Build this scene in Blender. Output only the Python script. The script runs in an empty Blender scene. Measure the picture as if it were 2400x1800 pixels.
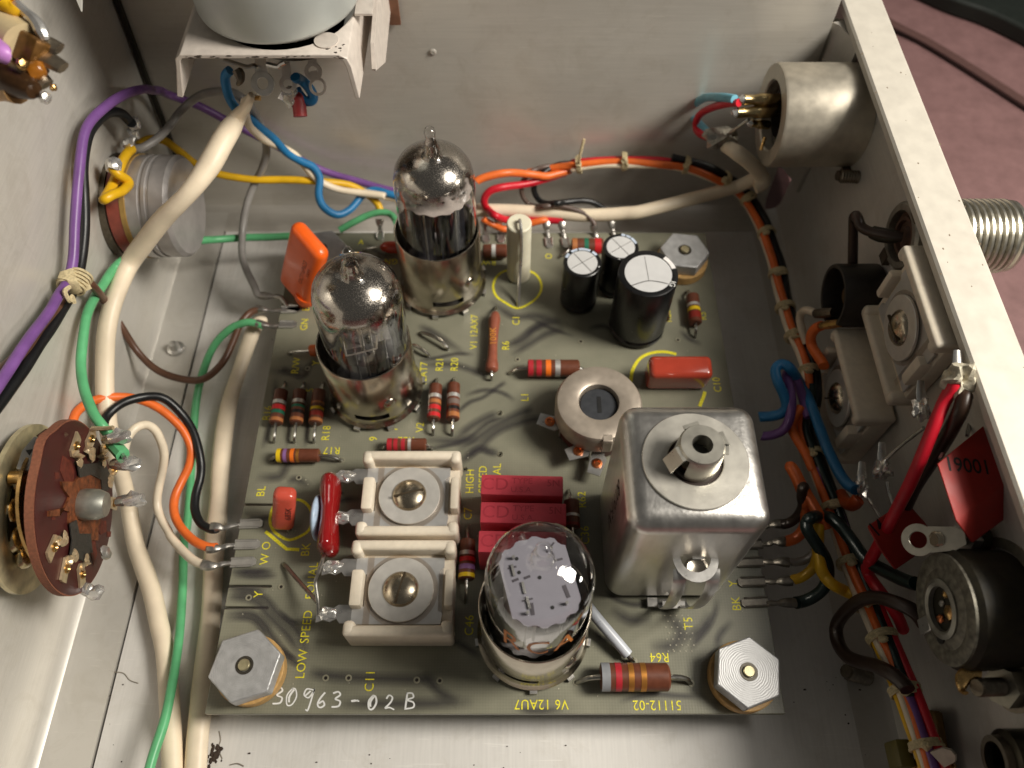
import bpy, bmesh, math, random
from mathutils import Vector, Matrix, noise
R = math.radians
random.seed(7)
SC = bpy.context.scene
COL = SC.collection
# ------------------------------------------------------------------ camera, world, lamps, exposure (1 unit = 1 cm)
SC.unit_settings.system = 'METRIC'
SC.unit_settings.scale_length = 0.01
cd = bpy.data.cameras.new('camera')
cam = bpy.data.objects.new('camera', cd); COL.objects.link(cam)
cam.location = (0, 0, 18.0)
cam.rotation_euler = (R(90 - 58.886), 0, 0)
cd.sensor_width = 36.0; cd.lens = 1853.0/2400*36
cd.clip_start = 0.2; cd.clip_end = 2000
cd.dof.use_dof = True; cd.dof.focus_distance = 16.5; cd.dof.aperture_fstop = 0.17
SC.camera = cam
world = bpy.data.worlds.new('World'); SC.world = world; world.use_nodes = True
wb = world.node_tree.nodes['Background']
wb.inputs[0].default_value = (1.0, 0.955, 0.87, 1); wb.inputs[1].default_value = 0.08

def lamp(name, loc, target, size, power, color, shape='DISK'):
    l = bpy.data.lights.new(name, 'AREA'); l.shape = shape; l.size = size; l.energy = power; l.color = color
    o = bpy.data.objects.new(name, l); COL.objects.link(o); o.location = loc
    o.rotation_euler = (Vector(target) - Vector(loc)).to_track_quat('-Z', 'Y').to_euler()
    return o
lamp('ceiling_lamp', (30, 6, 34), (0, 8, 0), 15.0, 24500, (1.0, 0.94, 0.84))
lamp('side_lamp', (62, 3, 20), (0, 12, 3), 9.0, 8000, (1.0, 0.94, 0.84))
lamp('room_lamp', (32, 12, 54), (0, 9, 0), 22.0, 4600, (1.0, 0.95, 0.87))
SC.view_settings.view_transform = 'Standard'
SC.view_settings.look = 'None'
SC.view_settings.exposure = 0.0
SC.view_settings.gamma = 1.0
SC.cycles.max_bounces = 10
SC.cycles.transparent_max_bounces = 16
SC.cycles.caustics_reflective = False
SC.cycles.caustics_refractive = False

# ------------------------------------------------------------------ materials
def S(r, g, b):
    f = lambda c: (c/12.92 if c <= .04045 else ((c+.055)/1.055)**2.4)
    return (f(r/255), f(g/255), f(b/255), 1)
MATS = {}
def mat(name, col, rough=.45, metal=0., var=.12, scale=6., bump=0., bscale=40., coat=0., stretch=None, spec=.5, rvar=.12, trans=0., ior=1.45, sss=0.):
    if name in MATS: return MATS[name]
    m = bpy.data.materials.new(name); m.use_nodes = True
    nt = m.node_tree; N = nt.nodes; L = nt.links; b = N['Principled BSDF']
    tc = N.new('ShaderNodeTexCoord'); src = tc.outputs['Object']
    if stretch:
        mp = N.new('ShaderNodeMapping'); mp.inputs['Scale'].default_value = stretch
        L.new(src, mp.inputs['Vector']); src = mp.outputs['Vector']
    n1 = N.new('ShaderNodeTexNoise'); n1.inputs['Scale'].default_value = scale; n1.inputs['Detail'].default_value = 5
    L.new(src, n1.inputs['Vector'])
    mx = N.new('ShaderNodeMixRGB'); mx.blend_type = 'MIX'
    d = 1-var*1.3; u = 1+var
    mx.inputs['Color1'].default_value = (col[0]*d, col[1]*d, col[2]*d, 1)
    mx.inputs['Color2'].default_value = (min(1, col[0]*u), min(1, col[1]*u), min(1, col[2]*u), 1)
    cr = N.new('ShaderNodeMapRange'); cr.inputs[1].default_value = .3; cr.inputs[2].default_value = .7
    L.new(n1.outputs['Fac'], cr.inputs[0]); L.new(cr.outputs[0], mx.inputs['Fac'])
    L.new(mx.outputs[0], b.inputs['Base Color'])
    rr = N.new('ShaderNodeMapRange'); rr.inputs[3].default_value = max(.02, rough-rvar*rough*2); rr.inputs[4].default_value = min(1, rough+rvar*rough*2)
    L.new(n1.outputs['Fac'], rr.inputs[0]); L.new(rr.outputs[0], b.inputs['Roughness'])
    b.inputs['Metallic'].default_value = metal
    b.inputs['Specular IOR Level'].default_value = spec
    b.inputs['IOR'].default_value = ior
    if coat: b.inputs['Coat Weight'].default_value = coat; b.inputs['Coat Roughness'].default_value = .08
    if trans: b.inputs['Transmission Weight'].default_value = trans
    if sss: b.inputs['Subsurface Weight'].default_value = sss; b.inputs['Subsurface Radius'].default_value = (.12, .1, .08); b.inputs['Subsurface Scale'].default_value = 1
    if bump:
        n2 = N.new('ShaderNodeTexNoise'); n2.inputs['Scale'].default_value = bscale; n2.inputs['Detail'].default_value = 4
        L.new(src, n2.inputs['Vector'])
        bp = N.new('ShaderNodeBump'); bp.inputs['Strength'].default_value = bump; bp.inputs['Distance'].default_value = .02
        L.new(n2.outputs['Fac'], bp.inputs['Height']); L.new(bp.outputs[0], b.inputs['Normal'])
    MATS[name] = m
    return m

def metal_sheet(name, col, rough, metal, stretch):
    """brushed, slightly stained aluminium sheet"""
    m = bpy.data.materials.new(name); m.use_nodes = True
    nt = m.node_tree; N = nt.nodes; L = nt.links; b = N['Principled BSDF']
    tc = N.new('ShaderNodeTexCoord')
    mp = N.new('ShaderNodeMapping'); mp.inputs['Scale'].default_value = stretch; L.new(tc.outputs['Object'], mp.inputs['Vector'])
    n1 = N.new('ShaderNodeTexNoise'); n1.inputs['Scale'].default_value = 14; n1.inputs['Detail'].default_value = 6; L.new(mp.outputs[0], n1.inputs['Vector'])
    n2 = N.new('ShaderNodeTexNoise'); n2.inputs['Scale'].default_value = .35; n2.inputs['Detail'].default_value = 6; L.new(tc.outputs['Object'], n2.inputs['Vector'])
    n3 = N.new('ShaderNodeTexNoise'); n3.inputs['Scale'].default_value = 9; n3.inputs['Detail'].default_value = 3; L.new(tc.outputs['Object'], n3.inputs['Vector'])
    mx = N.new('ShaderNodeMixRGB'); mx.inputs['Color1'].default_value = tuple(c*.93 for c in col[:3])+(1,); mx.inputs['Color2'].default_value = tuple(min(1, c*1.04) for c in col[:3])+(1,)
    ad = N.new('ShaderNodeMath'); ad.operation = 'ADD'; L.new(n1.outputs['Fac'], ad.inputs[0]); L.new(n2.outputs['Fac'], ad.inputs[1])
    mr = N.new('ShaderNodeMapRange'); mr.inputs[1].default_value = .75; mr.inputs[2].default_value = 1.25; L.new(ad.outputs[0], mr.inputs[0])
    L.new(mr.outputs[0], mx.inputs['Fac'])
    sp = N.new('ShaderNodeMapRange'); sp.inputs[1].default_value = .82; sp.inputs[2].default_value = .86; L.new(n3.outputs['Fac'], sp.inputs[0])
    mx2 = N.new('ShaderNodeMixRGB'); mx2.inputs['Color2'].default_value = tuple(c*.35 for c in col[:3])+(1,); L.new(mx.outputs[0], mx2.inputs['Color1'])
    sc = N.new('ShaderNodeMath'); sc.operation = 'MULTIPLY'; sc.inputs[1].default_value = .5; L.new(sp.outputs[0], sc.inputs[0]); L.new(sc.outputs[0], mx2.inputs['Fac'])
    n4 = N.new('ShaderNodeTexNoise'); n4.inputs['Scale'].default_value = 1.1; n4.inputs['Detail'].default_value = 9; n4.inputs['Roughness'].default_value = .72; n4.inputs['Distortion'].default_value = .8; L.new(tc.outputs['Object'], n4.inputs['Vector'])
    s4 = N.new('ShaderNodeMapRange'); s4.inputs[1].default_value = .5; s4.inputs[2].default_value = .72; s4.inputs[4].default_value = .3; L.new(n4.outputs['Fac'], s4.inputs[0])
    mx3 = N.new('ShaderNodeMixRGB'); mx3.inputs['Color2'].default_value = (col[0]*.62, col[1]*.58, col[2]*.5, 1); L.new(mx2.outputs[0], mx3.inputs['Color1']); L.new(s4.outputs[0], mx3.inputs['Fac'])
    mpS = N.new('ShaderNodeMapping'); mpS.inputs['Scale'].default_value = (.9, 14, 14); mpS.inputs['Rotation'].default_value = (.3, .5, .9); L.new(tc.outputs['Object'], mpS.inputs['Vector'])
    n5 = N.new('ShaderNodeTexNoise'); n5.inputs['Scale'].default_value = 1.2; n5.inputs['Detail'].default_value = 2; L.new(mpS.outputs[0], n5.inputs['Vector'])
    s5 = N.new('ShaderNodeMapRange'); s5.inputs[1].default_value = .66; s5.inputs[2].default_value = .70; s5.inputs[4].default_value = .4; L.new(n5.outputs['Fac'], s5.inputs[0])
    mx4 = N.new('ShaderNodeMixRGB'); mx4.inputs['Color2'].default_value = (min(1, col[0]*1.15), min(1, col[1]*1.15), min(1, col[2]*1.15), 1); L.new(mx3.outputs[0], mx4.inputs['Color1']); L.new(s5.outputs[0], mx4.inputs['Fac'])
    L.new(mx4.outputs[0], b.inputs['Base Color'])
    rr = N.new('ShaderNodeMapRange'); rr.inputs[1].default_value = .3; rr.inputs[2].default_value = .7; rr.inputs[3].default_value = rough*.9; rr.inputs[4].default_value = rough*1.1
    L.new(n1.outputs['Fac'], rr.inputs[0]); L.new(rr.outputs[0], b.inputs['Roughness'])
    b.inputs['Metallic'].default_value = metal
    bp = N.new('ShaderNodeBump'); bp.inputs['Strength'].default_value = .035; bp.inputs['Distance'].default_value = .01
    L.new(n1.outputs['Fac'], bp.inputs['Height']); L.new(bp.outputs[0], b.inputs['Normal'])
    MATS[name] = m; return m

def glass_mat(name, tint=(1, 1, 1), refl=1.0):
    m = bpy.data.materials.new(name); m.use_nodes = True
    nt = m.node_tree; N = nt.nodes; L = nt.links; N.remove(N['Principled BSDF']); out = N['Material Output']
    t = N.new('ShaderNodeBsdfTransparent'); t.inputs[0].default_value = tuple(tint)+(1,)
    g = N.new('ShaderNodeBsdfGlossy'); g.inputs['Roughness'].default_value = .03
    fr = N.new('ShaderNodeFresnel'); ge = N.new('ShaderNodeNewGeometry'); io = N.new('ShaderNodeMapRange'); io.inputs[3].default_value = 1.5; io.inputs[4].default_value = 1/1.5
    L.new(ge.outputs['Backfacing'], io.inputs[0]); L.new(io.outputs[0], fr.inputs[0])
    tc = N.new('ShaderNodeTexCoord'); nz = N.new('ShaderNodeTexNoise'); nz.inputs['Scale'].default_value = 2.2; L.new(tc.outputs['Object'], nz.inputs['Vector'])
    bp = N.new('ShaderNodeBump'); bp.inputs['Strength'].default_value = .12; bp.inputs['Distance'].default_value = .05; L.new(nz.outputs['Fac'], bp.inputs['Height'])
    L.new(bp.outputs[0], g.inputs['Normal']); L.new(bp.outputs[0], fr.inputs['Normal'])
    mu = N.new('ShaderNodeMath'); mu.operation = 'MULTIPLY'; mu.inputs[1].default_value = 1.9*refl; mu.use_clamp = True
    L.new(fr.outputs[0], mu.inputs[0])
    mx = N.new('ShaderNodeMixShader'); L.new(mu.outputs[0], mx.inputs[0]); L.new(t.outputs[0], mx.inputs[1]); L.new(g.outputs[0], mx.inputs[2])
    L.new(mx.outputs[0], out.inputs[0]); MATS[name] = m; return m

def getter_mat(name, z0, z1, axis=(0, 0, 1)):
    """silvery getter film that thins out towards its lower rim (local z)"""
    m = bpy.data.materials.new(name); m.use_nodes = True
    nt = m.node_tree; N = nt.nodes; L = nt.links; b = N['Principled BSDF']; out = N['Material Output']
    tc = N.new('ShaderNodeTexCoord'); sp = N.new('ShaderNodeSeparateXYZ'); L.new(tc.outputs['Object'], sp.inputs[0])
    nz = N.new('ShaderNodeTexNoise'); nz.inputs['Scale'].default_value = 3.2; nz.inputs['Detail'].default_value = 6; L.new(tc.outputs['Object'], nz.inputs['Vector'])
    a = N.new('ShaderNodeMath'); a.operation = 'MULTIPLY_ADD'; a.inputs[1].default_value = 1.1; L.new(nz.outputs['Fac'], a.inputs[0]); L.new(sp.outputs[2], a.inputs[2])
    mr = N.new('ShaderNodeMapRange'); mr.inputs[1].default_value = z0+.55; mr.inputs[2].default_value = z1+.55; L.new(a.outputs[0], mr.inputs[0])
    n2 = N.new('ShaderNodeTexNoise'); n2.inputs['Scale'].default_value = 38; n2.inputs['Detail'].default_value = 3; L.new(tc.outputs['Object'], n2.inputs['Vector'])
    r2 = N.new('ShaderNodeMapRange'); r2.inputs[1].default_value = .35; r2.inputs[2].default_value = .7; r2.inputs[3].default_value = .08; r2.inputs[4].default_value = .36; L.new(n2.outputs['Fac'], r2.inputs[0])
    b.inputs['Metallic'].default_value = 1; b.inputs['Base Color'].default_value = (.47, .435, .39, 1); L.new(r2.outputs[0], b.inputs['Roughness'])
    t = N.new('ShaderNodeBsdfTransparent'); t.inputs[0].default_value = (.93, .9, .86, 1)
    mx = N.new('ShaderNodeMixShader'); L.new(mr.outputs[0], mx.inputs[0]); L.new(t.outputs[0], mx.inputs[1]); L.new(b.outputs[0], mx.inputs[2])
    L.new(mx.outputs[0], out.inputs[0]); MATS[name] = m; return m

ALU_FLOOR = metal_sheet('chassis_floor_aluminium', S(222, 219, 214), .5, .12, (1.2, .06, 1))
ALU_WALL = metal_sheet('chassis_wall_aluminium', S(206, 202, 194), .38, .3, (.06, .06, 1.6))
ALU_BACK = metal_sheet('chassis_back_aluminium', S(200, 195, 186), .36, .35, (.05, 1, 1.6))
ALU_RIM = mat('rim_aluminium', S(204, 198, 186), .5, .1, .05, 3, .05, 60)
PAINT_GREY = mat('pale_grey_paint', S(205, 203, 196), .45, 0, .05, 2, .03, 40)
CAN_GREY = mat('satin_can_grey', S(186, 190, 186), .42, .35, .04, 2)
STEEL = mat('dull_nickel', S(190, 182, 168), .24, 1, .12, 3, .04, 30)
TIN = mat('tinned_metal', S(200, 198, 194), .3, .85, .1, 5)
SOLDER = mat('solder', S(216, 214, 210), .24, .75, .1, 9, .25, 14)
LEAD = mat('tinned_lead', S(176, 174, 168), .3, 1, .12, 12)
ALU_NUT = mat('turned_aluminium', S(182, 182, 182), .46, .5, .1, 6, .1, 30)
ALU_CAN = mat('drawn_aluminium_can', S(220, 217, 212), .32, 1, .08, 5, .14, 16, stretch=(1, 1, .25))
_nt = ALU_NUT.node_tree; _w = _nt.nodes.new('ShaderNodeTexWave'); _w.wave_type = 'RINGS'; _w.rings_direction = 'Z'; _w.inputs['Scale'].default_value = 7; _w.inputs['Distortion'].default_value = 5; _w.inputs['Detail'].default_value = 3
_tc = _nt.nodes.new('ShaderNodeTexCoord'); _nt.links.new(_tc.outputs['Object'], _w.inputs['Vector']); _bp = _nt.nodes.new('ShaderNodeBump'); _bp.inputs['Strength'].default_value = .12; _bp.inputs['Distance'].default_value = .02
_nt.links.new(_w.outputs['Fac'], _bp.inputs['Height']); _nt.links.new(_bp.outputs[0], _nt.nodes['Principled BSDF'].inputs['Normal'])
BRASS = mat('worn_brass', S(196, 160, 104), .28, 1, .2, 6, .1, 20)
GILT = mat('gilt_contacts', S(222, 200, 164), .36, .7, .12, 8)
DARKSTEEL = mat('dark_screw_steel', S(110, 102, 90), .4, .9, .2, 10)
SCREWM = mat('screw_nickel', S(176, 164, 144), .26, 1, .15, 6, .1, 14)
COPPER = mat('copper', S(200, 120, 76), .3, 1, .1, 10)
BLACKM = mat('deep_black', (.006, .006, .006, 1), .6, 0, .1)
BLACKP = mat('black_sleeve', (.007, .007, .0075, 1), .3, 0, .1, 5)
BLACKB = mat('black_bakelite', (.022, .017, .013, 1), .4, 0, .2, 6)
CREAM = mat('cream_ceramic', S(232, 220, 200), .5, 0, .05, 6, .04, 60, sss=.08)
MICA = mat('clear_mica', S(196, 178, 158), .25, 0, .1, 4)
TAN = mat('tan_phenolic', S(198, 158, 100), .5, 0, .15, 8)
BAKELITE = mat('red_brown_phenolic', S(78, 36, 30), .45, 0, .25, 5, .1, 25)
BAKEDGE = mat('phenolic_sawn_edge', S(132, 82, 60), .8, 0, .2, 20, .2, 60)
ROTOR = mat('brown_rotor_phenolic', S(112, 62, 34), .6, 0, .45, 9, .3, 30)
GREASE = mat('dark_contact_grease', S(52, 50, 46), .5, 0, .3, 12, .3, 20)
CARBON = mat('resistor_brown', S(104, 58, 40), .42, 0, .12, 8)
WHITEM = mat('mica_white', S(206, 200, 200), .5, 0, .1, 5)
PLATE = mat('carbonised_plate', S(66, 66, 74), .42, .5, .2, 5)
PLATEGREY = mat('grey_anode_plate', S(165, 161, 156), .38, .5, .15, 4)
YELLOWP = mat('yellow_print', S(244, 226, 52), .55, 0, .22, 26)
WHITEP = mat('white_ink', S(235, 235, 232), .6, 0, .06)
BLACKINK = mat('black_ink', S(24, 20, 18), .6, 0, .05)
CORD = mat('lacing_cord', S(206, 190, 150), .8, 0, .2, 20, .4, 40)
PVCW = mat('white_cable_sheath', S(240, 224, 198), .42, 0, .08, 1.6, .12, 6, sss=.05)
NYLON = mat('white_nylon', S(236, 230, 206), .4, 0, .04, 3, sss=.15)
FOIL = mat('silver_cap_top', S(232, 232, 232), .34, .35, .03, 3)
GLASS = glass_mat('tube_glass', (.985, .98, .975))
WIRE = {}
for k, c in dict(purple=(120, 80, 144), black=(22, 23, 25), brown=(98, 68, 52), green=(98, 180, 124), orange=(240, 116, 50), white=(234, 220, 196), grey=(146, 142, 138),
                 blue=(42, 122, 176), yellow=(232, 182, 30), red=(206, 30, 48), skyblue=(118, 186, 206), darkbrown=(52, 36, 26), teal=(12, 34, 32), rust=(196, 84, 34), taupe=(100, 84, 76)).items():
    WIRE[k] = mat(k+'_insulation', S(*c), .36, 0, .13, 2.2, .06, 9)
BAND = {}
for k, c in dict(red=(204, 40, 44), green=(34, 110, 84), tan=(176, 112, 66), silver=(212, 210, 206), black=(26, 22, 22), yellow=(232, 196, 30), orange=(240, 118, 34), purple=(138, 98, 150), gold=(190, 130, 62), grey=(140, 142, 146), darkred=(140, 40, 30), crimson=(178, 42, 52), brown=(140, 84, 50), greyb=(120, 104, 96), white=(225, 225, 220)).items():
    BAND[k] = mat(k+'_band', S(*c), .4, .7 if k in ('silver', 'gold') else 0, .06)
CAPMAT = lambda n, c, **k: mat(n, S(*c), **k)

# ------------------------------------------------------------------ geometry helpers
def frame(o, x, y, z):
    m = Matrix.Identity(4)
    for i, v in enumerate((x, y, z)):
        v = Vector(v)
        for j in range(3): m[j][i] = v[j]
    for j in range(3): m[j][3] = o[j]
    return m
def zframe(o, z, xhint=(1, 0, 0)):
    z = Vector(z).normalized(); x = Vector(xhint)
    if abs(x.normalized().dot(z)) > .95: x = Vector((0, 1, 0))
    y = z.cross(x).normalized(); x = y.cross(z).normalized()
    return frame(o, x, y, z)
def T(x, y, z): return Matrix.Translation((x, y, z))
def RZ(a): return Matrix.Rotation(R(a), 4, 'Z')
def RX(a): return Matrix.Rotation(R(a), 4, 'X')
def RY(a): return Matrix.Rotation(R(a), 4, 'Y')
def spline(pts, sub=6, closed=False):
    p = [Vector(q) for q in pts]; n = len(p); out = []
    if n < 3 and not closed: return p
    rng = range(n if closed else n-1)
    for i in rng:
        if closed: a, b, c, d = p[i-1], p[i], p[(i+1) % n], p[(i+2) % n]
        else: a, b, c, d = p[max(i-1, 0)], p[i], p[i+1], p[min(i+2, n-1)]
        for k in range(sub):
            t = k/sub
            out.append(.5*((2*b)+(c-a)*t+(2*a-5*b+4*c-d)*t*t+(3*b-a-3*c+d)*t**3))
    if not closed: out.append(p[-1])
    return out
def lerp_list(vals, n):
    return [vals[min(int(i*(len(vals)-1)/(n-1)), len(vals)-2)]*(1-((i*(len(vals)-1)/(n-1))-min(int(i*(len(vals)-1)/(n-1)), len(vals)-2))) + vals[min(int(i*(len(vals)-1)/(n-1)), len(vals)-2)+1]*((i*(len(vals)-1)/(n-1))-min(int(i*(len(vals)-1)/(n-1)), len(vals)-2)) for i in range(n)]
OFF = {}
class MB:
    def __init__(s): s.v = []; s.f = []
    def add(s, vs, fs, M=None):
        b = len(s.v)
        s.v += [(M @ Vector(v)) if M else Vector(v) for v in vs]
        s.f += [tuple(b+i for i in f) for f in fs]
        return s
    def box(s, c, d, M=None):
        x, y, z = c; a, b, e = d[0]/2, d[1]/2, d[2]/2
        vs = [(x+i*a, y+j*b, z+k*e) for i in (-1, 1) for j in (-1, 1) for k in (-1, 1)]
        return s.add(vs, [(0, 1, 3, 2), (4, 6, 7, 5), (0, 4, 5, 1), (2, 3, 7, 6), (0, 2, 6, 4), (1, 5, 7, 3)], M)
    def rbox(s, c, d, r=.05, seg=2, M=None, taper=0):
        bm = bmesh.new(); bmesh.ops.create_cube(bm, size=1)
        for v in bm.verts:
            k = 1 - (taper if v.co.z > 0 else 0)
            v.co = Vector((v.co.x*d[0]*k, v.co.y*d[1]*k, v.co.z*d[2]))
        bmesh.ops.bevel(bm, geom=bm.edges[:], offset=r, segments=seg, profile=.5, affect='EDGES')
        bm.verts.index_update()
        vs = [v.co+Vector(c) for v in bm.verts]; fs = [tuple(v.index for v in f.verts) for f in bm.faces]
        bm.free(); return s.add(vs, fs, M)
    def prism(s, poly, z0, z1, M=None):
        n = len(poly)
        area = sum(poly[i][0]*poly[(i+1) % n][1]-poly[(i+1) % n][0]*poly[i][1] for i in range(n))
        if area < 0: poly = poly[::-1]
        vs = [(p[0], p[1], z0) for p in poly]+[(p[0], p[1], z1) for p in poly]
        fs = [tuple(range(n))[::-1], tuple(range(n, 2*n))]+[(i, (i+1) % n, n+(i+1) % n, n+i) for i in range(n)]
        return s.add(vs, fs, M)
    def lathe(s, prof, n=32, M=None, skip=None, closed=False):
        vs = []; fs = []; rows = []
        for r, z in prof:
            if r < 1e-6: rows.append([len(vs)]); vs.append((0, 0, z))
            else:
                rows.append(list(range(len(vs), len(vs)+n)))
                vs += [(r*math.cos(2*math.pi*i/n), r*math.sin(2*math.pi*i/n), z) for i in range(n)]
        pairs = list(zip(rows, rows[1:]))
        if closed: pairs.append((rows[-1], rows[0]))
        for j, (a, b) in enumerate(pairs):
            for i in range(n):
                if skip and skip(j, i): continue
                k = (i+1) % n
                if len(a) == 1 and len(b) == 1: continue
                if len(a) == 1: fs.append((a[0], b[k], b[i]))
                elif len(b) == 1: fs.append((a[i], a[k], b[0]))
                else: fs.append((a[i], a[k], b[k], b[i]))
        return s.add(vs, fs, M)
    def cyl(s, r, z0, z1, n=24, M=None, ch=0):
        c = min(ch, r*.5)
        p = [(0, z0), (r-c, z0)]+([(r, z0+c), (r, z1-c)] if c else [(r, z0), (r, z1)])+[(r-c, z1), (0, z1)] if c else [(0, z0), (r, z0), (r, z1), (0, z1)]
        return s.lathe(p, n, M)
    def ring(s, ro, ri, z0, z1, n=32, M=None, ch=.0):
        c = ch
        p = [(ri, z0), (ro, z0), (ro, z1-c), (ro-c, z1), (ri+c, z1), (ri, z1-c)] if c else [(ri, z0), (ro, z0), (ro, z1), (ri, z1)]
        return s.lathe(p, n, M, closed=True)
    def tube(s, pts, r, n=8, sub=6, closed=False, flat=None, M=None):
        P = spline(pts, sub, closed) if sub else [Vector(q) for q in pts]
        m = len(P); rs = [r]*m if not isinstance(r, (list, tuple)) else lerp_list(list(r), m)
        tan = []
        for i in range(m):
            a = P[i-1] if (i or closed) else P[0]; b = P[(i+1) % m] if (i < m-1 or closed) else P[-1]
            t = (b-a); tan.append(t.normalized() if t.length > 1e-9 else Vector((0, 0, 1)))
        up = Vector((0, 0, 1)) if abs(tan[0].z) < .9 else Vector((1, 0, 0))
        nrm = (up-tan[0]*up.dot(tan[0])).normalized()
        vs = []; fs = []
        for i in range(m):
            nrm = (nrm-tan[i]*nrm.dot(tan[i]))
            nrm = nrm.normalized() if nrm.length > 1e-6 else Vector((1, 0, 0))
            bn = tan[i].cross(nrm)
            for k in range(n):
                a = 2*math.pi*k/n
                fa = flat if flat else 1
                vs.append(P[i]+(nrm*math.cos(a)*fa+bn*math.sin(a))*rs[i])
        for i in range(m if closed else m-1):
            j = (i+1) % m
            for k in range(n):
                l = (k+1) % n
                fs.append((i*n+k, i*n+l, j*n+l, j*n+k))
        if not closed: fs += [tuple(range(n))[::-1], tuple((m-1)*n+k for k in range(n))]
        return s.add(vs, fs, M)
    def blob(s, c, r, sq=(1, 1, 1), amp=.25, seed=0, M=None, sub=2):
        bm = bmesh.new(); bmesh.ops.create_icosphere(bm, subdivisions=sub, radius=1)
        vs = []
        for v in bm.verts:
            k = 1+amp*noise.noise(v.co*1.6+Vector((seed*3.1, seed*1.7, 0)))
            vs.append(Vector((v.co.x*sq[0]*r*k, v.co.y*sq[1]*r*k, v.co.z*sq[2]*r*k))+Vector(c))
        bm.verts.index_update(); fs = [tuple(v.index for v in f.verts) for f in bm.faces]; bm.free()
        return s.add(vs, fs, M)
    def ribbon(s, pts, w, z0, z1, sub=6, closed=False):
        """flat strip of width w following pts in plan, between heights z0 and z1"""
        P = spline([(p[0], p[1], 0) for p in pts], sub, closed) if sub else [Vector((p[0], p[1], 0)) for p in pts]
        m = len(P); vs = []; fs = []
        for i in range(m):
            a = P[i-1] if (i or closed) else P[0]; b = P[(i+1) % m] if (i < m-1 or closed) else P[-1]
            t = (b-a).normalized(); nn = Vector((-t.y, t.x, 0))*w/2
            for q in (P[i]-nn, P[i]+nn):
                vs.append((q.x, q.y, z1))
        for i in range(m if closed else m-1):
            j = (i+1) % m
            fs.append((2*i, 2*j, 2*j+1, 2*i+1))
        return s.add(vs, fs)
    def build(s, name, m, parent=None, ang=38, bevel=0, loc=None, props=None):
        off = OFF.get(parent.name, Vector()) if parent else Vector()
        org = Vector(loc) if loc is not None else (off if parent else Vector())
        me = bpy.data.meshes.new(name)
        me.from_pydata([tuple(v-org) for v in s.v], [], s.f)
        me.materials.append(m)
        me.polygons.foreach_set('use_smooth', [True]*len(me.polygons))
        me.update(); me.validate()
        me.set_sharp_from_angle(angle=R(ang))
        o = bpy.data.objects.new(name, me); COL.objects.link(o)
        if parent: o.parent = parent; o.location = org-off
        else: o.location = org
        OFF[o.name] = org
        if bevel:
            b = o.modifiers.new('bevel', 'BEVEL'); b.width = bevel; b.segments = 2; b.limit_method = 'ANGLE'; b.angle_limit = R(40)
        if props:
            for k, v in props.items(): o[k] = v
        return o
def thing(name, label, cat, loc=(0, 0, 0), group=None):
    o = bpy.data.objects.new(name, None); COL.objects.link(o); o.location = loc; o.empty_display_size = .2
    o['label'] = label; o['category'] = cat
    if group: o['group'] = group
    OFF[o.name] = Vector(loc); return o
def tag(o, label, cat, group=None):
    o['label'] = label; o['category'] = cat
    if group: o['group'] = group
    return o
def text_mesh(s, size=.25, spacing=1.0, offset=0.0, ext=0.0):
    cu = bpy.data.curves.new('txt', 'FONT'); cu.body = s; cu.size = size; cu.align_x = 'CENTER'; cu.align_y = 'CENTER'
    cu.space_character = spacing; cu.offset = offset; cu.resolution_u = 3; cu.extrude = ext
    o = bpy.data.objects.new('txt', cu); COL.objects.link(o)
    dg = bpy.context.evaluated_depsgraph_get(); dg.update()
    me = bpy.data.meshes.new_from_object(o.evaluated_get(dg))
    vs = [v.co.copy() for v in me.vertices]; fs = [tuple(p.vertices) for p in me.polygons]
    bpy.data.objects.remove(o); bpy.data.curves.remove(cu); bpy.data.meshes.remove(me)
    return vs, fs
def text(s, M, size, m, parent, name='printed_lettering', spacing=1.0, offset=0., wrap=None, ext=0., sx=1., sy=1.):
    vs, fs = text_mesh(s, size, spacing, offset, ext)
    vs = [Vector((v.x*sx, v.y*sy, v.z)) for v in vs]
    if wrap: vs = [Vector((wrap*math.sin(v.x/wrap), -wrap*math.cos(v.x/wrap), v.y)) for v in vs]
    return MB().add(vs, fs, M).build(name, m, parent, ang=10)
# ------------------------------------------------------------------ table top under the chassis
tb = bpy.data.materials.new('mauve_table_laminate'); tb.use_nodes = True
_N = tb.node_tree.nodes; _L = tb.node_tree.links; _b = _N['Principled BSDF']
_tc = _N.new('ShaderNodeTexCoord'); _n = _N.new('ShaderNodeTexNoise'); _n.inputs['Scale'].default_value = 1.3; _n.inputs['Detail'].default_value = 9; _n.inputs['Roughness'].default_value = .7
_L.new(_tc.outputs['Object'], _n.inputs['Vector'])
_r = _N.new('ShaderNodeValToRGB'); _r.color_ramp.elements[0].position = .3; _r.color_ramp.elements[0].color = S(106, 78, 77); _r.color_ramp.elements[1].position = .72; _r.color_ramp.elements[1].color = S(130, 98, 97)
_L.new(_n.outputs['Fac'], _r.inputs[0]); _L.new(_r.outputs[0], _b.inputs['Base Color']); _b.inputs['Roughness'].default_value = .6
m = MB(); m.box((10, 20, -2.1), (160, 140, 1)); o = m.build('table_top', tb); o['kind'] = 'structure'
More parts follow.
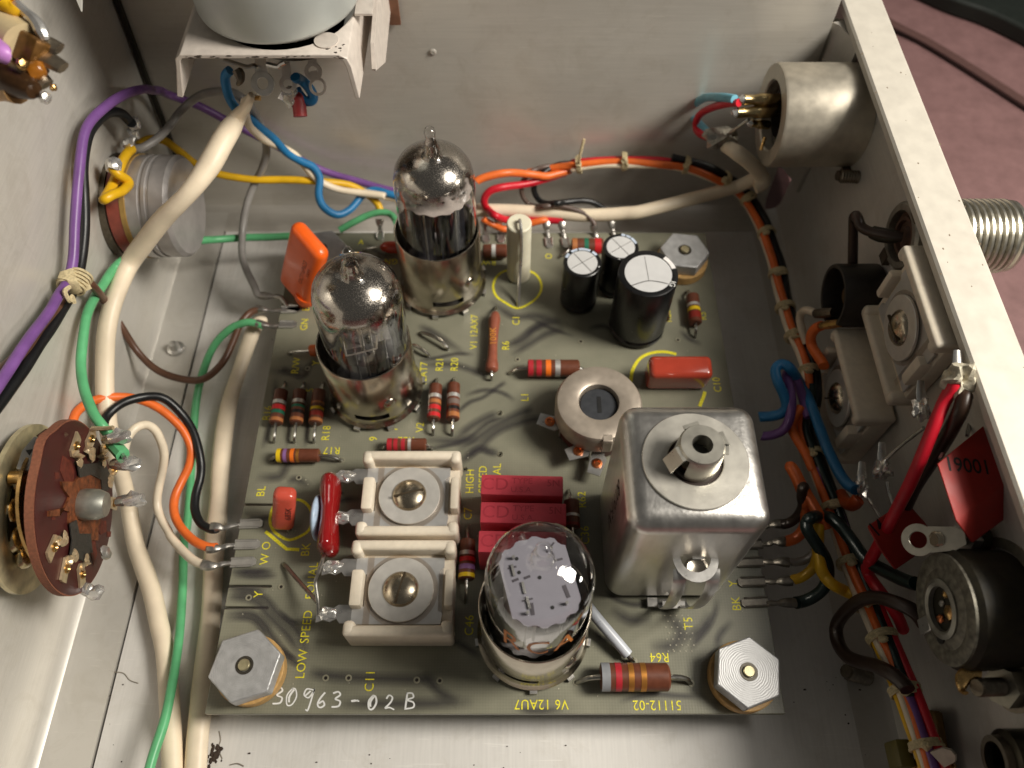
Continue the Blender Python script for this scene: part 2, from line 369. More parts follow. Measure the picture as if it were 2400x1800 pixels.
# cast shadow painted as a flat dark strip across the table, and the black pad at the edge of the table
o = MB().tube([(14.042,30.106,-1.35),(14.792,28.562,-1.35),(16.078,27.294,-1.4),(17.278,25.761,-1.4),(18.709,23.765,-1.4),(20.342,21.493,-1.4)], .2, 10, flat=.35).build('shadow_strip', mat('painted_shadow_brown', S(80, 54, 50), .8)); tag(o, 'thin dark brown strip of painted shadow across the mauve table behind the metal rim', 'painted shadow')
pts = [(16.092,30.567,-1.0),(17.452,29.28,-1.0),(18.635,28.452,-1.0),(19.697,27.381,-1.0),(20.73,26.147,-1.0)]
m = MB(); q = spline(pts, 6); poly = [(p.x, p.y) for p in q]+[(q[-1].x+8, q[-1].y+16), (q[0].x+2, q[0].y+20)]
m.prism(poly, -1.598, -.9); o = m.build('black_pad', mat('black_rubber', S(20, 26, 22), .55), bevel=.15); tag(o, 'black rubber pad with a rounded edge on the far table corner', 'pad')

# ------------------------------------------------------------------ chassis (open metal case)
ch = thing('chassis', 'open bare aluminium equipment case that holds the circuit board and wiring', 'metal case', (0, 9, -1.25))
m = MB()
m.box((-.33, 8.0, -1.3), (17.75, 20.6, .1)); m.build('floor_panel', ALU_FLOOR, ch)
prof = [(-9.27, -1.23), (-10.15, -1.22), (-10.38, -1.17), (-10.52, -1.04), (-10.58, -.85), (-10.0, 6.0), (-9.75, 9.6), (-9.87, 9.6), (-10.12, 6.0), (-10.72, -.9), (-10.6, -1.2), (-10.35, -1.33), (-10.1, -1.36), (-9.27, -1.36)]
MXZ = Matrix(((1, 0, 0, 0), (0, 0, 1, 0), (0, 1, 0, 0), (0, 0, 0, 1)))
MB().prism(prof, -2.4, 18.55, MXZ).build('side_panel', ALU_WALL, ch, ang=30)
# back panel with a lip folded on to the floor
MYZ = Matrix(((0, 0, 1, 0), (1, 0, 0, 0), (0, 1, 0, 0), (0, 0, 0, 1)))
prof = [(17.35, -1.235), (18.15, -1.23), (18.38, -1.12), (18.48, -.9), (18.56, 8.6), (18.66, 8.6), (18.6, -1.0), (18.5, -1.36), (17.35, -1.248)]
# panel stops short of the corner so that the slot beside it stays open
MB().prism(prof, -10.45, 8.28, MYZ).build('back_panel', ALU_BACK, ch, ang=30)
m = MB(); m.prism([(8.32, 18.62), (8.45, 18.5), (8.62, 18.1), (8.68, 17.5), (8.8, 17.5), (8.75, 18.2), (8.6, 18.7)], .35, 5.3); m.build('corner_flange', ALU_BACK, ch)
m = MB(); m.prism([(-10.46, -.9), (-10.34, -.9), (-9.66, 8.4), (-9.8, 8.4)], 18.40, 18.6, MXZ); m.build('corner_seam', mat('dark_seam', S(38, 34, 24), .7), ch)
# right side panel, leaning slightly, with the thick rim along its top
prof = [(7.75, -1.238), (8.45, -1.225), (8.62, -1.15), (8.72, -.95), (9.0, 5.4), (9.1, 5.4), (8.84, -1.0), (8.7, -1.36), (7.75, -1.249)]
MB().prism(prof, -2.4, 18.3, MXZ).build('side_panel', ALU_WALL, ch, ang=30)
m = MB(); m.prism([(8.6, 5.34), (8.6, 5.5), (8.65, 5.55), (9.6, 5.55), (9.66, 5.5), (9.66, -1.4), (9.54, -1.4), (9.54, 5.34)], -2.4, 21.5, MXZ); m.build('rim', ALU_RIM, ch)
# slits and scratches on the floor beside the right wall
m = MB(); m.ribbon([(8.536,4.432,-1.19),(8.548,3.819,-1.19),(8.554,3.197,-1.19),(8.55,2.624,-1.19)], .045, 0, -1.191); m.build('slit', BLACKM, ch)
def sheet_screw(p, axis, r, ln, parent=ch, mt=SCREWM, n=7):
    M = zframe(p, axis); pr = [(0, 0), (r, 0)]
    k = int(ln/.07)
    for i in range(k): pr += [(r, .03+i*.07), (r*.78, .065+i*.07)]
    pr += [(r*.75, ln), (0, ln)]
    MB().lathe(pr, 12, M).build('screw', mt, parent)
sheet_screw((8.9,19.131,4.851), (-1, .1, .1), .17, .5)
sheet_screw((8.9,15.083,3.323), (-1, .0, .1), .17, .55, mt=DARKSTEEL)
sheet_screw((8.85,12.706,2.451), (-1, .0, .05), .14, .75, mt=DARKSTEEL)
sheet_screw((8.189,3.637,-1.1), (-.9, .1, .5), .2, .7, mt=DARKSTEEL)
# dome screw on the left floor, small holes
m = MB(); c = (-9.797,12.787,-1.2); m.lathe([(.26, 0), (.24, .06), (.16, .1), (.14, .2), (.1, .28), (0, .3)], 16, T(*c)); m.build('rivet', TIN, ch)
m = MB(); c = (-2.108,18.5,4.505); m.lathe([(0, .02), (.05, .03), (.09, .01), (.1, 0)], 14, zframe(c, (0, -1, 0))); m.build('dimple', ALU_BACK, ch)
# pink light of the table through the open corner is real: the back panel ends before the right wall

# dust, swarf and lint on the floor
m = MB(); rnd = random.Random(3)
for i in range(110):
    x = rnd.uniform(-10.2, 8.2); y = rnd.uniform(.9, 4.0) if rnd.random() < .7 else rnd.uniform(3, 14)
    if -6.6 < x < 5.9 and y > 2.5: continue
    s = rnd.choice([.008, .012, .016, .022]); m.blob((x, y, -1.235 if x < -9.26 else -1.245+s*.4), s, (1+rnd.random(), 1, .5), .5, i, sub=1)
for k in range(40):
    c = (-6.612,2.03,-1.24); m.blob((c[0]+rnd.gauss(0, .09), c[1]+rnd.gauss(0, .12), -1.24), rnd.uniform(.015, .05), (1, 1.4, .5), .7, k, sub=1)
o = m.build('floor_debris', mat('dark_specks', S(58, 46, 38), .9)); o['kind'] = 'stuff'; tag(o, 'dark specks and crumbs of dirt scattered on the case floor', 'dirt')
m = MB()
for pts in ([(-10.24,4.306,-1.24),(-9.992,4.042,-1.24),(-9.664,3.903,-1.24),(-9.308,3.782,-1.24),(-9.048,3.747,-1.24),(-8.866,3.593,-1.24),(-8.652,3.525,-1.24)], [(-9.684,4.448,-1.24),(-9.568,4.359,-1.24),(-9.506,4.288,-1.24)], [(-9.586,4.846,-1.24),(-9.518,4.798,-1.24),(-9.493,4.846,-1.24)], [(-10.363,4.846,-1.24),(-10.156,4.901,-1.24),(-9.996,4.992,-1.24)], [(-6.583,2.504,-1.24),(-6.512,2.313,-1.24),(-6.533,2.155,-1.24),(-6.406,1.937,-1.24)], [(-6.209,1.813,-1.23),(-6.042,1.842,-1.22),(-5.9,1.788,-1.23)]):
    m.tube(pts, .012, 4, 4)
o = m.build('lint_hairs', mat('lint', S(140, 132, 120), .9)); o['kind'] = 'stuff'; tag(o, 'fine lint hairs lying on the case floor by the left flange', 'lint')

# ------------------------------------------------------------------ circuit board
bd = thing('circuit_board', 'olive green fibreglass circuit board with yellow lettering and many parts soldered on', 'circuit board', (0, 9, 0))
bm_ = bpy.data.materials.new('olive_fibreglass'); bm_.use_nodes = True
_N = bm_.node_tree.nodes; _L = bm_.node_tree.links; _b = _N['Principled BSDF']
_tc = _N.new('ShaderNodeTexCoord'); _n = _N.new('ShaderNodeTexNoise'); _n.inputs['Scale'].default_value = .8; _n.inputs['Detail'].default_value = 6; _L.new(_tc.outputs['Object'], _n.inputs['Vector'])
_w1 = _N.new('ShaderNodeTexWave'); _w1.inputs['Scale'].default_value = 5; _w1.bands_direction = 'X'; _w1.inputs['Distortion'].default_value = 1.2; _L.new(_tc.outputs['Object'], _w1.inputs['Vector'])
_w2 = _N.new('ShaderNodeTexWave'); _w2.inputs['Scale'].default_value = 5; _w2.bands_direction = 'Y'; _w2.inputs['Distortion'].default_value = 1.2; _L.new(_tc.outputs['Object'], _w2.inputs['Vector'])
_m1 = _N.new('ShaderNodeMath'); _m1.operation = 'ADD'; _L.new(_w1.outputs['Fac'], _m1.inputs[0]); _L.new(_w2.outputs['Fac'], _m1.inputs[1])
_m2 = _N.new('ShaderNodeMath'); _m2.operation = 'MULTIPLY_ADD'; _m2.inputs[1].default_value = .07; _L.new(_m1.outputs[0], _m2.inputs[0]); _L.new(_n.outputs['Fac'], _m2.inputs[2])
_r = _N.new('ShaderNodeValToRGB'); _r.color_ramp.elements[0].position = .35; _r.color_ramp.elements[0].color = S(117, 116, 100); _r.color_ramp.elements[1].position = .75; _r.color_ramp.elements[1].color = S(139, 137, 119)
_L.new(_m2.outputs[0], _r.inputs[0]); _L.new(_r.outputs[0], _b.inputs['Base Color']); _b.inputs['Roughness'].default_value = .34; _b.inputs['Specular IOR Level'].default_value = .45
_bp = _N.new('ShaderNodeBump'); _bp.inputs['Strength'].default_value = .06; _bp.inputs['Distance'].default_value = .01; _L.new(_m1.outputs[0], _bp.inputs['Height']); _L.new(_bp.outputs[0], _b.inputs['Normal'])
FL, FRC, BR, BL = (-6.527,2.731,0.0), (5.813,2.596,0.0), (5.808,16.252,0.0), (-6.536,16.134,0.0)
X0, X1, Y0, Y1 = -6.53, 5.81, 2.68, 16.18
out = [(X0, Y0), (X1, Y0), (X1, Y1), (X0, Y1)]
ns = []
for pt, ln in (((-6.501,4.926,0.0), .98), ((-6.532,5.422,0.0), .98), ((-6.493,7.433,0.0), .85)):
    ns.append((pt[1], ln))
rn = random.Random(5)
for y, ln in sorted(ns, reverse=True):
    out += [(X0, y+.035), (X0+ln*.5, y+.03+rn.uniform(-.01, .01)), (X0+ln, y+.03), (X0+ln+.02, y), (X0+ln, y-.03), (X0+ln*.5, y-.035+rn.uniform(-.01, .01)), (X0, y-.03)]
MB().prism(out, -.16, 0).build('substrate', bm_, bd, bevel=.012)
# copper traces of the underside showing through as soft dark bands
tm = bpy.data.materials.new('trace_tint'); tm.use_nodes = True
_N = tm.node_tree.nodes; _L = tm.node_tree.links; _b = _N['Principled BSDF']; _o = _N['Material Output']
_b.inputs['Base Color'].default_value = S(62, 58, 62); _b.inputs['Roughness'].default_value = .34
_at = _N.new('ShaderNodeAttribute'); _at.attribute_name = 'soft'
_mu = _N.new('ShaderNodeMath'); _mu.operation = 'MULTIPLY'; _mu.inputs[1].default_value = .55; _L.new(_at.outputs['Fac'], _mu.inputs[0])
_t = _N.new('ShaderNodeBsdfTransparent'); _mx = _N.new('ShaderNodeMixShader'); _L.new(_mu.outputs[0], _mx.inputs[0]); _L.new(_t.outputs[0], _mx.inputs[1]); _L.new(_b.outputs[0], _mx.inputs[2]); _L.new(_mx.outputs[0], _o.inputs[0])
TZ = [.003]
def trace(pts, w):
    P = spline([(p[0], p[1], 0) for p in pts], 7); vs = []; fs = []; soft = []
    TZ[0] += .00006
    for i, p in enumerate(P):
        t = (P[min(i+1, len(P)-1)]-P[max(i-1, 0)]).normalized(); nn = Vector((-t.y, t.x, 0))
        for k in (-1, -.5, 0, .5, 1): vs.append((p.x+nn.x*w*k*.62, p.y+nn.y*w*k*.62, TZ[0])); soft.append((1-abs(k))*min(1, i/5, (len(P)-1-i)/5))
    for i in range(len(P)-1):
        for k in range(4): fs.append((5*i+k, 5*i+5+k, 5*i+6+k, 5*i+1+k))
    o = MB().add(vs, fs).build('trace', tm, bd)
    a = o.data.attributes.new('soft', 'FLOAT', 'POINT'); a.data.foreach_set('value', soft)
for pts, w in (
 ([(-1.512,9.142,0.0),(-1.052,9.587,0.0),(-0.619,9.858,0.0),(-0.34,9.973,0.0)], .3), ([(-1.385,8.88,0.0),(-0.847,9.274,0.0),(-0.456,9.587,0.0),(0.262,9.996,0.0),(0.584,10.065,0.0)], .3), ([(-1.258,8.579,0.0),(-0.84,8.967,0.0),(-0.336,9.452,0.0),(0.42,9.767,0.0),(0.9,9.813,0.0)], .26),
 ([(-0.84,8.967,0.0),(-0.564,8.837,0.0),(-0.33,8.794,0.0)], .22), ([(-0.358,12.022,0.0),(0.277,12.277,0.0),(0.622,12.639,0.0),(0.971,12.902,0.0)], .3), ([(-0.062,11.77,0.0),(0.445,12.123,0.0),(0.961,12.483,0.0),(1.479,12.639,0.0)], .28),
 ([(-2.384,11.478,0.0),(-1.655,11.478,0.0),(-1.103,11.305,0.0),(-0.628,11.05,0.0)], .25), ([(-1.399,8.472,0.0),(-0.868,8.923,0.0),(-0.321,8.848,0.0)], .25), ([(-2.323,9.23,0.0),(-1.39,9.153,0.0),(-0.877,9.308,0.0)], .3),
 ([(-6.385,8.177,0.0),(-5.781,8.177,0.0),(-5.601,8.547,0.0),(-5.078,8.697,0.0),(-4.254,8.622,0.0)], .3), ([(-5.592,8.032,0.0),(-5.335,8.104,0.0),(-4.972,7.887,0.0)], .25), ([(-6.58,11.284,0.0),(-5.928,11.284,0.0),(-5.501,11.348,0.0)], .34), ([(-6.264,11.348,0.0),(-5.611,11.092,0.0),(-5.445,11.478,0.0),(-5.243,11.608,0.0)], .22),
 ([(-6.546,5.756,0.0),(-6.026,5.74,0.0),(-5.56,5.772,0.0)], .2), ([(-6.482,5.66,0.0),(-5.853,5.644,0.0),(-5.42,5.676,0.0)], .16), ([(-6.503,5.266,0.0),(-6.038,5.266,0.0),(-5.646,5.141,0.0),(-5.282,4.774,0.0),(-4.804,4.413,0.0),(-4.522,3.887,0.0)], .22), ([(-6.516,5.172,0.0),(-6.078,5.141,0.0),(-5.75,5.018,0.0),(-5.526,4.774,0.0),(-5.037,4.354,0.0),(-4.674,3.916,0.0)], .22),
 ([(-6.509,4.804,0.0),(-5.895,4.789,0.0),(-5.553,4.563,0.0),(-5.325,4.266,0.0),(-4.832,3.772,0.0),(-4.495,3.687,0.0)], .2), ([(-6.489,4.698,0.0),(-5.907,4.683,0.0),(-5.634,4.503,0.0),(-5.44,4.236,0.0)], .2), ([(-6.582,5.359,0.0),(-6.116,5.359,0.0),(-5.615,5.328,0.0)], .14),
 ([(-4.446,3.545,0.0),(-4.024,3.461,0.0),(-3.137,3.405,0.0),(-2.139,3.377,0.0),(-1.553,3.377,0.0)], .3), ([(-3.81,2.882,0.0),(-2.799,2.882,0.0),(-1.934,2.882,0.0),(-0.78,2.909,0.0)], .3), ([(-1.973,3.545,0.0),(-1.57,3.127,0.0),(-1.127,2.936,0.0)], .26),
 ([(3.376,4.86,0.0),(3.751,4.448,0.0),(3.577,4.111,0.0),(3.027,4.077,0.0)], .34), ([(3.725,4.211,0.0),(4.269,4.448,0.0),(4.496,4.86,0.0)], .3), ([(2.227,4.93,0.0),(2.661,4.653,0.0),(3.185,4.687,0.0)], .3), ([(0.083,2.797,0.0),(0.477,2.735,0.0),(1.135,2.766,0.0)], .16), ([(4.236,2.859,0.0),(4.857,3.045,0.0),(5.41,2.983,0.0)], .24), ([(-1.321,4.211,0.0),(-1.007,4.044,0.0),(-0.627,3.813,0.0)], .2),
 ([(-0.665,13.693,0.0),(0.026,13.085,0.0),(0.708,13.085,0.0),(1.571,12.728,0.0)], .3), ([(-0.07,12.089,0.0),(0.702,12.728,0.0),(1.383,12.906,0.0)], .28), ([(-4.696,15.425,0.0),(-4.254,15.094,0.0),(-3.566,15.425,0.0)], .26), ([(-2.633,12.787,0.0),(-2.135,12.493,0.0),(-1.201,11.748,0.0)], .26),
 ([(-1.578,9.813,0.0),(-1.151,10.273,0.0),(-0.751,10.46,0.0),(-0.347,10.792,0.0),(-0.143,10.935,0.0)], .16),
 ([(0.415,13.085,0.0),(1.086,12.669,0.0),(1.749,12.377,0.0)], .15), ([(-4.427,15.828,0.0),(-3.977,15.425,0.0),(-3.545,15.159,0.0)], .15),
 ([(-2.537,11.608,0.0),(-2.03,11.695,0.0),(-1.485,11.826,0.0),(-1.006,11.782,0.0)], .15), ([(-1.26,10.507,0.0),(-0.729,10.672,0.0),(-0.264,10.59,0.0),(0.092,10.343,0.0)], .17), ([(-2.236,8.923,0.0),(-1.625,9.038,0.0),(-1.151,9.23,0.0),(-0.607,9.699,0.0),(-0.189,9.858,0.0)], .15), ([(-6.333,11.092,0.0),(-6.217,10.343,0.0),(-6.232,9.542,0.0),(-6.339,8.923,0.0)], .2), ([(-5.78,10.261,0.0),(-5.711,9.542,0.0),(-5.73,8.961,0.0)], .13), ([(-5.356,10.261,0.0),(-5.259,9.542,0.0),(-5.25,8.961,0.0)], .13),
 ([(2.147,5.355,0.0),(2.346,5.141,0.0),(2.758,5.0,0.0),(3.218,5.035,0.0)], .16), ([(4.708,5.141,0.0),(4.547,4.722,0.0),(4.218,4.312,0.0),(3.904,3.978,0.0)], .18), ([(4.99,4.653,0.0),(4.631,4.312,0.0),(4.518,3.978,0.0)], .2), ([(1.815,4.448,0.0),(2.011,4.245,0.0),(2.418,4.178,0.0)], .15), ([(2.263,2.921,0.0),(2.937,3.076,0.0),(3.531,3.045,0.0),(4.091,3.014,0.0)], .15),
 ([(-5.3,4.895,0.0),(-5.02,4.653,0.0),(-4.768,4.593,0.0)], .14), ([(-5.113,4.061,0.0),(-4.908,3.887,0.0),(-4.718,3.801,0.0)], .14), ([(2.078,12.639,0.0),(2.512,12.744,0.0),(2.927,12.535,0.0)], .2), ([(4.648,12.639,0.0),(4.869,12.328,0.0),(5.226,12.123,0.0)], .2), ([(-6.397,7.094,0.0),(-5.875,7.094,0.0),(-5.664,7.173,0.0)], .16), ([(-6.423,6.607,0.0),(-6.015,6.588,0.0)], .16), ([(-6.528,5.772,0.0),(-6.025,5.772,0.0),(-5.484,5.754,0.0)], .18), ([(-3.61,7.565,0.0),(-4.071,7.565,0.0),(-4.253,7.424,0.0)], .2)):
    trace(pts, w)
# solder holes
def pad(p, r=.075, hole=True, mt=None):
    m = MB(); m.ring(r, r*.5, .001, .014, 14, T(p[0], p[1], 0), .004); o = m.build('solder_pad', mt or mat('pale_pad', S(150, 146, 126), .4, .2), bd)
    if hole: MB().cyl(r*.52, .001, .005, 12, T(p[0], p[1], 0)).build('hole', BLACKB, bd)
for p in [(-0.313,9.978,0.0),(-0.303,8.791,0.0),(-5.291,8.148,0.0),(-5.303,7.407,0.0),(-5.311,6.785,0.0),(-1.177,8.38,0.0),(-4.271,8.622,0.0),(-5.985,8.622,0.0),(-5.501,11.348,0.0),(-2.403,10.282,0.0),(0.15,11.638,0.0)] + [(-5.317,5.933,0.0),(-5.316,5.407,0.0),(-4.046,3.405,0.0),(-3.548,3.405,0.0),(-2.065,3.363,0.0),(-1.566,3.349,0.0),(-6.019,5.157,0.0)] + [(1.388,3.313,0.0),(3.876,3.297,0.0),(2.677,3.764,0.0)] + [(1.888,12.225,0.0),(4.565,12.277,0.0),(-0.3,9.973,0.0),(-0.291,8.785,0.0),(-1.174,8.367,0.0)]:
    pad(p)
m = MB()
for k in range(5):
    for j in range(7): m.cyl(.018, 0, .012, 6, T(3.45+.13*k+.06*(j % 2), 4.75-.13*j, 0))
o = m.build('weave_dimples', mat('weave_pale', S(176, 170, 150), .3), bd); o['kind'] = 'stuff'  # grid of small pale dots set on the board

# dust grains on the board and nicks on the rim
m = MB()
for i in range(150): m.blob((rnd.uniform(X0+.1, X1-.1), rnd.uniform(Y0+.1, Y1-.1), .006), rnd.choice((.008, .011, .015)), (1, 1.2, .6), .5, i, sub=1)
o = m.build('dust_grains', mat('pale_dust', S(190, 184, 164), .9), bd); o['kind'] = 'stuff'
m = MB()
for i in range(46): m.blob((rnd.uniform(8.62, 9.64) if i % 2 else rnd.choice((8.61, 9.645)), rnd.uniform(3, 20), 5.55), rnd.choice((.01, .014, .02)), (1, 1.5, .3), .6, i, sub=1)
o = m.build('nicks', mat('rim_nicks', S(120, 104, 84), .8), ch); o['kind'] = 'stuff'
# yellow silk-screen lettering
def lab(s, p, rot=90, size=.285, sp=1.05, sx=.92, mt=YELLOWP):
    text(s, T(p[0], p[1], .007) @ RZ(rot), size, mt, bd, spacing=sp, offset=.0, sx=sx)
for s, p, rot in (('R16', (-6.354,9.978,0.0), 90), ('R18', (-4.755,9.393,0.0), 90), ('R17', (-4.559,8.904,0.0), 180), ('V2', (-2.36,9.561,0.0), 90), ('12AT7', (-2.366,11.177,0.0), 90), ('R21', (-1.946,11.478,0.0), 90), ('R20', (-1.545,11.478,0.0), 90),
    ('V1 12AX7', (-1.042,12.552,0.0), 90), ('R6', (-0.165,12.089,0.0), 90), ('C1', (0.123,12.935,0.0), 90), ('R/W', (-5.818,11.441,0.0), 90), ('GN', (-5.777,12.799,0.0), 90), ('A', (-4.501,15.794,0.0), 0), ('GN', (-3.548,15.061,0.0), 180), ('RW', (-0.685,15.028,0.0), 180),
    ('O', (1.091,15.258,0.0), 90), ('R22', (-2.699,9.192,0.0), 180), ('9', (-3.529,9.23,0.0), 90), ('1', (-3.033,9.502,0.0), 90), ('BL', (-6.159,7.779,0.0), 90), ('HIGH', (-1.033,8.05,0.0), 90), ('SPEED', (-0.716,8.104,0.0), 90), ('EQUAL', (-0.365,8.104,0.0), 90), ('C7', (-1.058,7.197,0.0), 90),
    ('C46', (-0.952,4.533,0.0), 90), ('C36', (1.748,6.653,0.0), 90), ('R62', (1.716,7.561,0.0), 90), ('L1', (0.346,10.46,0.0), 90), ('C10', (5.455,10.839,0.0), 90), ('Y', (5.11,5.481,0.0), 90), ('BK', (5.113,5.018,0.0), 90), ('T5', (3.973,4.577,0.0), 90), ('R64', (3.244,3.846,0.0), 180),
    ('51112-02', (3.099,2.859,0.0), 180), ('V6 12AU7', (0.627,2.874,0.0), 180), ('O', (-5.807,6.392,0.0), 90), ('W', (-5.795,6.063,0.0), 90), ('Y', (-5.801,5.234,0.0), 90), ('BK', (-4.86,6.293,0.0), 90), ('LOW', (-4.6,3.701,0.0), 90), ('SPEED', (-4.604,4.503,0.0), 90), ('EQUAL', (-4.62,5.549,0.0), 90),
    ('C11', (-3.074,3.349,0.0), 90), ('R23', (4.375,13.092,0.0), 90), ('R5', (5.356,13.092,0.0), 90), ('E', (-5.8,13.326,0.0), 90), ('Y', (-5.287,11.521,0.0), 90), ('5', (-5.339,10.672,0.0), 90)):
    lab(s, p, rot)
def yprint(pts, w=.085, closed=False, sub=6):
    MB().ribbon(pts, w, 0, .008, sub, closed).build('printed_outline', YELLOWP, bd)
yprint([(0.149,13.356,0.0),(-0.171,13.539,0.0),(-0.444,13.786,0.0),(-0.542,14.129,0.0),(-0.451,14.478,0.0),(-0.226,14.69,0.0),(0.153,14.78,0.0),(0.532,14.69,0.0),(0.756,14.478,0.0),(0.849,14.129,0.0),(0.744,13.786,0.0),(0.493,13.521,0.0)], .07, True, 3)
yprint([(-5.359,7.573,0.0),(-5.122,7.53,0.0),(-4.918,7.354,0.0),(-4.821,7.111,0.0),(-4.833,6.836,0.0),(-4.972,6.667,0.0),(-5.29,6.532,0.0),(-5.584,6.667,0.0),(-5.755,6.836,0.0),(-5.835,7.076,0.0),(-5.793,7.389,0.0),(-5.617,7.53,0.0)], .07, True, 3)
yprint([(-5.889,6.745,0.0),(-5.325,6.31,0.0),(-5.02,6.293,0.0)], .08, False, 0)
yprint([(3.166,10.935,0.0),(3.234,11.275,0.0),(3.451,11.645,0.0),(3.761,11.835,0.0),(4.144,11.885,0.0),(4.473,11.81,0.0)], .09)
yprint([(5.1,10.625,0.0),(5.039,10.46,0.0),(4.903,10.18,0.0)], .09)
yprint([(1.728,5.481,0.0),(1.718,5.283,0.0),(1.711,5.141,0.0)], .05)
# handwritten white number
GLY = {'3': [[(.1, .9), (.55, 1), (.75, .8), (.35, .55), (.8, .4), (.7, .1), (.1, .05)]], '0': [[(.5, 1), (.1, .6), (.2, .05), (.6, .05), (.9, .5), (.75, .95), (.45, 1.0)], [(.62, .95), (.3, .55), (.32, .2)]], '9': [[(.8, .9), (.3, .95), (.15, .65), (.5, .5), (.8, .8), (.85, .95), (.7, .3), (.55, -.15), (.4, -.1)], [(.25, .6), (.6, .85)]],
       '6': [[(.7, 1), (.3, .6), (.15, .25), (.4, .05), (.75, .2), (.6, .45), (.25, .3)]], '-': [[(.0, .45), (.5, .5), (1., .42)], [(.05, .4), (.9, .5)]], '2': [[(.15, .75), (.4, 1), (.75, .85), (.6, .5), (.1, .1), (.5, .15), (1, .0)]], 'B': [[(.25, 1), (.15, .0)], [(.2, .95), (.7, .95), (.8, .7), (.25, .55), (.85, .4), (.85, .1), (.1, .0)]]}
for s, p, h in (('3', (-5.017,3.04,0.0), .30), ('0', (-4.73,3.018,0.0), .30), ('9', (-4.369,3.004,-0.0), .34), ('6', (-4.072,2.95,0.0), .28), ('3', (-3.755,2.963,0.0), .28), ('-', (-3.361,2.95,0.0), .2), ('0', (-2.99,2.909,0.0), .24), ('2', (-2.623,2.909,0.0), .25), ('B', (-2.197,2.941,0.0), .29)):
    m = MB()
    for st in GLY[s]:
        for dx, ww in ((0, rnd.uniform(.022, .034)), (rnd.uniform(.008, .018), rnd.uniform(.012, .03))): m.ribbon([(p[0]+(a-.5)*h*.85+dx, p[1]+(b-.5)*h*1.15-dx*.5, 0) for a, b in st], ww, 0, .009+dx*.02, 5)
    m.build('handwritten_digit', WHITEP, bd)
# ------------------------------------------------------------------ vacuum tubes in their metal skirts
GLPROF = [(.97, .55), (1.0, .8), (1.0, 3.9), (.985, 4.2), (.93, 4.46), (.80, 4.68), (.60, 4.82), (.40, 4.88), (.27, 4.92), (.205, 5.0), (.2, 5.18), (.165, 5.32), (.12, 5.40), (.125, 5.5), (.135, 5.6), (.1, 5.7), (0, 5.74)]
def jagged(rx, ry, seed, n=60, amp=.05, clip=None):
    rr = random.Random(seed); p = []
    for i in range(n):
        a = 2*math.pi*i/n
        k = 1-(amp if i % 4 < 2 else 0)-rr.random()*amp*.4
        x, y = rx*k*math.cos(a), ry*k*math.sin(a)
        if clip: x = max(-clip, min(clip, x))
        p.append((x, y))
    return p
def wirepts(p): return p
def skirt(root, M, hole_ang, dim_ang, h=2.36):
    n = 72
    ro = 1.13
    prof = [(ro+.05, .1), (ro+.1, .16), (ro+.05, .24), (ro, .32), (ro, .42), (ro, .62), (ro, .7), (ro, h-.02), (ro-.015, h), (ro-.04, h-.01), (ro-.045, .7), (ro-.045, .3)]
    def skip(j, i):
        a = (i+.5)*360/n; d = (a-hole_ang+180) % 360-180
        return (j == 4 and abs(d) < 24) or (j == 10 and abs(d) < 22)
    MB().lathe(prof, n, M, skip).build('metal_skirt', STEEL, root)
    for da in dim_ang:
        a = R(da); MB().lathe([(.17, 0), (.15, .035), (.09, .06), (0, .07)], 16, M @ zframe((ro*math.cos(a), ro*math.sin(a), 1.05), (math.cos(a), math.sin(a), 0))).build('dimple', STEEL, root)
    MB().lathe([(0, .04), (1.02, .04), (1.02, .3), (.9, .42), (0, .42)], 40, M).build('socket', BLACKB, root)
    for k in range(9):
        a = R(k*40+hole_ang+20)
        m = MB(); m.box((1.16, 0, .12), (.22, .17, .03)); m.box((1.27, 0, .07), (.03, .17, .12)); m.build('clip_tab', STEEL, root) if False else None
        m2 = MB(); Ma = M @ Matrix.Rotation(a, 4, 'Z'); m2.box((1.15, 0, .13), (.24, .16, .028), Ma); m2.box((1.275, 0, .075), (.03, .16, .13), Ma); m2.build('clip_tab', TIN, root)
